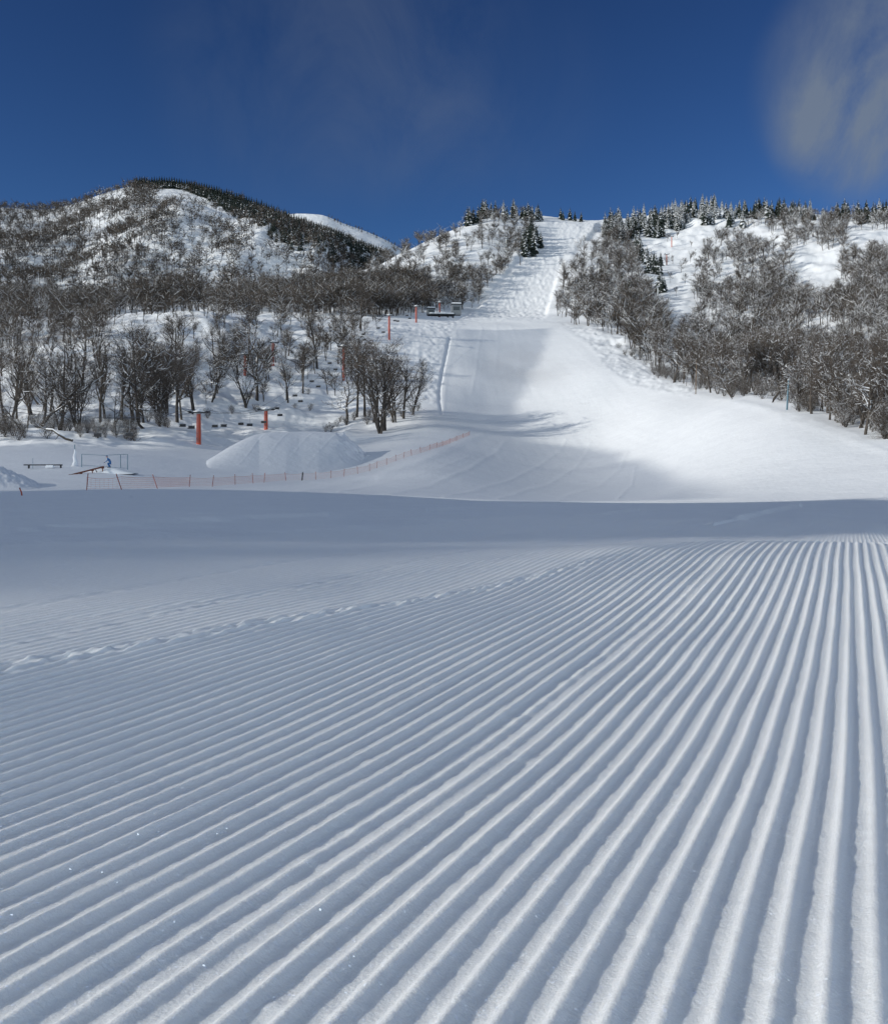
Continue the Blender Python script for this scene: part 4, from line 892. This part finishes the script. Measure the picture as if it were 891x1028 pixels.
# x- is the way the person faces; feet apart on the ramp, knees bent, back rounded, arms reaching forward
V = [(.10, 0, .52), (.02, 0, .70), (-.10, 0, .88), (-.19, 0, 1.00), (-.25, 0, 1.07), (-.30, 0, 1.18),
     (.08, -.13, .48), (-.26, -.19, .50), (-.05, -.20, .12), (-.17, -.21, .06), (.08, .13, .48), (-.24, .20, .47), (.04, .21, .12), (-.09, .22, .06),
     (-.17, -.17, .98), (-.30, -.27, .78), (-.47, -.22, .62), (-.17, .17, .98), (-.32, .27, .80), (-.50, .20, .66)]
E = [(0, 1), (1, 2), (2, 3), (3, 4), (4, 5), (0, 6), (6, 7), (7, 8), (8, 9), (0, 10), (10, 11), (11, 12), (12, 13), (3, 14), (14, 15), (15, 16), (3, 17), (17, 18), (18, 19)]
Rd = [.155, .145, .155, .13, .065, .06, .115, .085, .06, .055, .115, .085, .06, .055, .075, .055, .035, .075, .055, .035]
skin_body('body', V, E, Rd, M_blue, person)
bm = bmesh.new(); bmesh.ops.create_uvsphere(bm, u_segments=20, v_segments=14, radius=.105)
for v_ in bm.verts:
    v_.co.z *= 1.22; v_.co.y *= .86
    if v_.co.x < -.05: v_.co.x += .012 * math.cos(v_.co.z * 22)
bmesh.ops.translate(bm, verts=bm.verts, vec=(-.325, 0, 1.24)); me = bpy.data.meshes.new('head'); bm.to_mesh(me); bm.free(); me.materials.append(M_skin); me.polygons.foreach_set('use_smooth', [True] * len(me.polygons)); hd = link('head', me, person)
m = MB(); m.tube([(-.425, 0, 1.255), (-.45, 0, 1.225), (-.43, 0, 1.21)], [.012, .017, .012], 6); m.build('nose', M_skin, hd, smooth=True)
m = MB(); m.box((-.42, 0, 1.272), (.05, .15, .05)); m.build('goggles', M_dark, hd, bevel=.012)
m = MB(); m.box((-.42, 0, 1.175), (.02, .05, .010)); m.build('mouth', M_rust, hd)
m = MB(); m.tube([(-.315, 0, 1.285), (-.315, 0, 1.33), (-.31, 0, 1.375), (-.31, 0, 1.385)], [.112, .108, .06, .02], 14); m.build('hat', M_blue, hd, smooth=True)
for sy, wp in ((-1, (-.47, -.22, .62)), (1, (-.50, .20, .66))):
    V2 = [wp, (wp[0] - .05, wp[1], wp[2] - .03), (wp[0] - .10, wp[1], wp[2] - .05)]; E2 = [(0, 1), (1, 2)]; R2 = [.03, (.038, .022), (.036, .02)]
    for k, (dy, ln) in enumerate(((-.030, .06), (-.010, .075), (.010, .07), (.030, .05))):
        i = len(V2); V2 += [(wp[0] - .12, wp[1] + dy, wp[2] - .06), (wp[0] - .12 - ln * .6, wp[1] + dy, wp[2] - .075), (wp[0] - .12 - ln * .8, wp[1] + dy, wp[2] - .11)]; E2 += [(2, i), (i, i + 1), (i + 1, i + 2)]; R2 += [.011, .010, .008]
    i = len(V2); V2 += [(wp[0] - .06, wp[1] - sy * .045, wp[2] - .04), (wp[0] - .11, wp[1] - sy * .06, wp[2] - .07)]; E2 += [(1, i), (i, i + 1)]; R2 += [.013, .010]
    skin_body('glove', V2, E2, R2, M_hat, person, sub=1)
for sy in (-1, 1):
    x0 = -.08 if sy < 0 else .01; m = MB(); m.box((x0 - .05, sy * .21, .055), (.30, .11, .11), taper=.8); m.build('boot', M_hat, person, bevel=.02)
tag(person, 'person in blue jacket and trousers crouching at the top of the rusty rail', 'person')
# fallen snow covered trunk above the bench rail
Yt = dist_for(58, 446, 120); g = W3(58, Yt); t = empty('fallen_tree', g); m = MB(); p_ = [(2.6, 0, .2), (1.4, 0, .5), (.2, 0, 1.2), (-1.0, .3, 2.0), (-2.2, .5, 2.1), (-3.6, .8, 2.7)]
m.tube(p_, [.24, .24, .20, .17, .12, .07], 8); 
for q, d in ((2, (-.6, -.3, -1.0)), (3, (.3, .2, 1.7)), (4, (-.5, 0, -1.3)), (3, (-.8, -.2, -1.2)), (5, (-1.2, .3, .9))):
    a = Vector(p_[q]); m.tube([a, a + Vector(d) * .5 + Vector((0, .1, 0)), a + Vector(d)], [.09, .06, .02], 5)
m.build('trunk', M_bark, t)
m = MB(); m.tube([(x, y, z + .17) for x, y, z in p_[1:5]], [.05, .16, .14, .06], 6); m.build('snow_line', M_lump, t, smooth=True)
tag(t, 'bowed trunk with snow on top at the foot of the left wood', 'fallen tree')

# snow dust blowing across the middle of the piste
g = W3(527, 385); bm = bmesh.new(); bmesh.ops.create_icosphere(bm, subdivisions=4, radius=1.0)
for v_ in bm.verts: v_.co *= 1 + .25 * mnoise.noise(v_.co * 1.6)
me = bpy.data.meshes.new('blowing_snow'); bm.to_mesh(me); bm.free(); o = link('blowing_snow', me, loc=g + Vector((0, 0, 2))); o.scale = (24, 75, 7); o.rotation_euler = (math.radians(13), 0, 0)
m = bpy.data.materials.new('blowing_snow_dust'); m.use_nodes = True; nt = m.node_tree
for n in list(nt.nodes):
    if n.type != 'OUTPUT_MATERIAL': nt.nodes.remove(n)
vo = nt.nodes.new('ShaderNodeVolumePrincipled'); vo.inputs['Color'].default_value = (.93, .95, 1, 1); nt.links.new(vo.outputs[0], nt.nodes['Material Output'].inputs['Volume'])
tc_ = nt.nodes.new('ShaderNodeTexCoord'); nz_ = nt.nodes.new('ShaderNodeTexNoise'); nz_.inputs['Scale'].default_value = 1.9; nz_.inputs['Detail'].default_value = 4; nt.links.new(tc_.outputs['Object'], nz_.inputs['Vector'])
ln = nt.nodes.new('ShaderNodeVectorMath'); ln.operation = 'LENGTH'; nt.links.new(tc_.outputs['Object'], ln.inputs[0])
mr_ = nt.nodes.new('ShaderNodeMapRange'); mr_.inputs['From Min'].default_value = 1.0; mr_.inputs['From Max'].default_value = .2; nt.links.new(ln.outputs['Value'], mr_.inputs['Value'])
mn = nt.nodes.new('ShaderNodeMapRange'); mn.inputs['From Min'].default_value = .38; mn.inputs['From Max'].default_value = .65; mn.inputs['To Max'].default_value = .016; nt.links.new(nz_.outputs['Fac'], mn.inputs['Value'])
mm_ = nt.nodes.new('ShaderNodeMath'); mm_.operation = 'MULTIPLY'; nt.links.new(mr_.outputs[0], mm_.inputs[0]); nt.links.new(mn.outputs[0], mm_.inputs[1]); nt.links.new(mm_.outputs[0], vo.inputs['Density'])
me.materials.append(m); tag(o, 'faint white snow dust drifting over the middle of the piste', 'snow dust', kind='stuff')

# added veil, unseen on the left, cut to shade the left half of the piste
VEIL = [(-120, 494), (120, 493), (300, 494), (430, 499.5), (560, 502.5), (712, 500), (678, 484), (640, 467), (600, 455), (560, 449), (525, 442), (510, 434), (512, 415), (528, 385), (543, 352), (552, 330), (456, 330), (446, 400), (420, 425), (340, 436), (240, 444), (120, 449), (-120, 455)]
pv = []
for px, py in VEIL:
    Y = dist_for(max(px, -120), py, 62); p = W3(px, Y); pv.append(p + SV * 360)
cc = sum(pv, Vector()) / len(pv); bm = bmesh.new(); ring = []
for a, b in zip(pv, pv[1:] + pv[:1]):
    for k in range(6):
        q = a.lerp(b, k / 6); n_v = mnoise.noise_vector(q * .06) * 1.6; ring.append(bm.verts.new(((q + n_v) - cc)))
fc = bm.faces.new(ring); bmesh.ops.triangulate(bm, faces=[fc]); ex = bmesh.ops.extrude_face_region(bm, geom=bm.faces[:])
bmesh.ops.translate(bm, verts=[g_ for g_ in ex['geom'] if isinstance(g_, bmesh.types.BMVert)], vec=(0, 0, 1.0)); bmesh.ops.recalc_face_normals(bm, faces=bm.faces[:])
me = bpy.data.meshes.new('shade_veil'); bm.to_mesh(me); bm.free()
m = bpy.data.materials.new('shade_veil'); m.use_nodes = True; nt = m.node_tree
for n in list(nt.nodes):
    if n.type != 'OUTPUT_MATERIAL': nt.nodes.remove(n)
vo = nt.nodes.new('ShaderNodeVolumePrincipled'); vo.inputs['Color'].default_value = (.93, .95, 1, 1); vo.inputs['Density'].default_value = .27; nt.links.new(vo.outputs[0], nt.nodes['Material Output'].inputs['Volume'])
me.materials.append(m); tag(link('shade_veil', me, loc=cc), 'unseen veil added beyond the left border to shade the piste', 'cloud', kind='stuff')
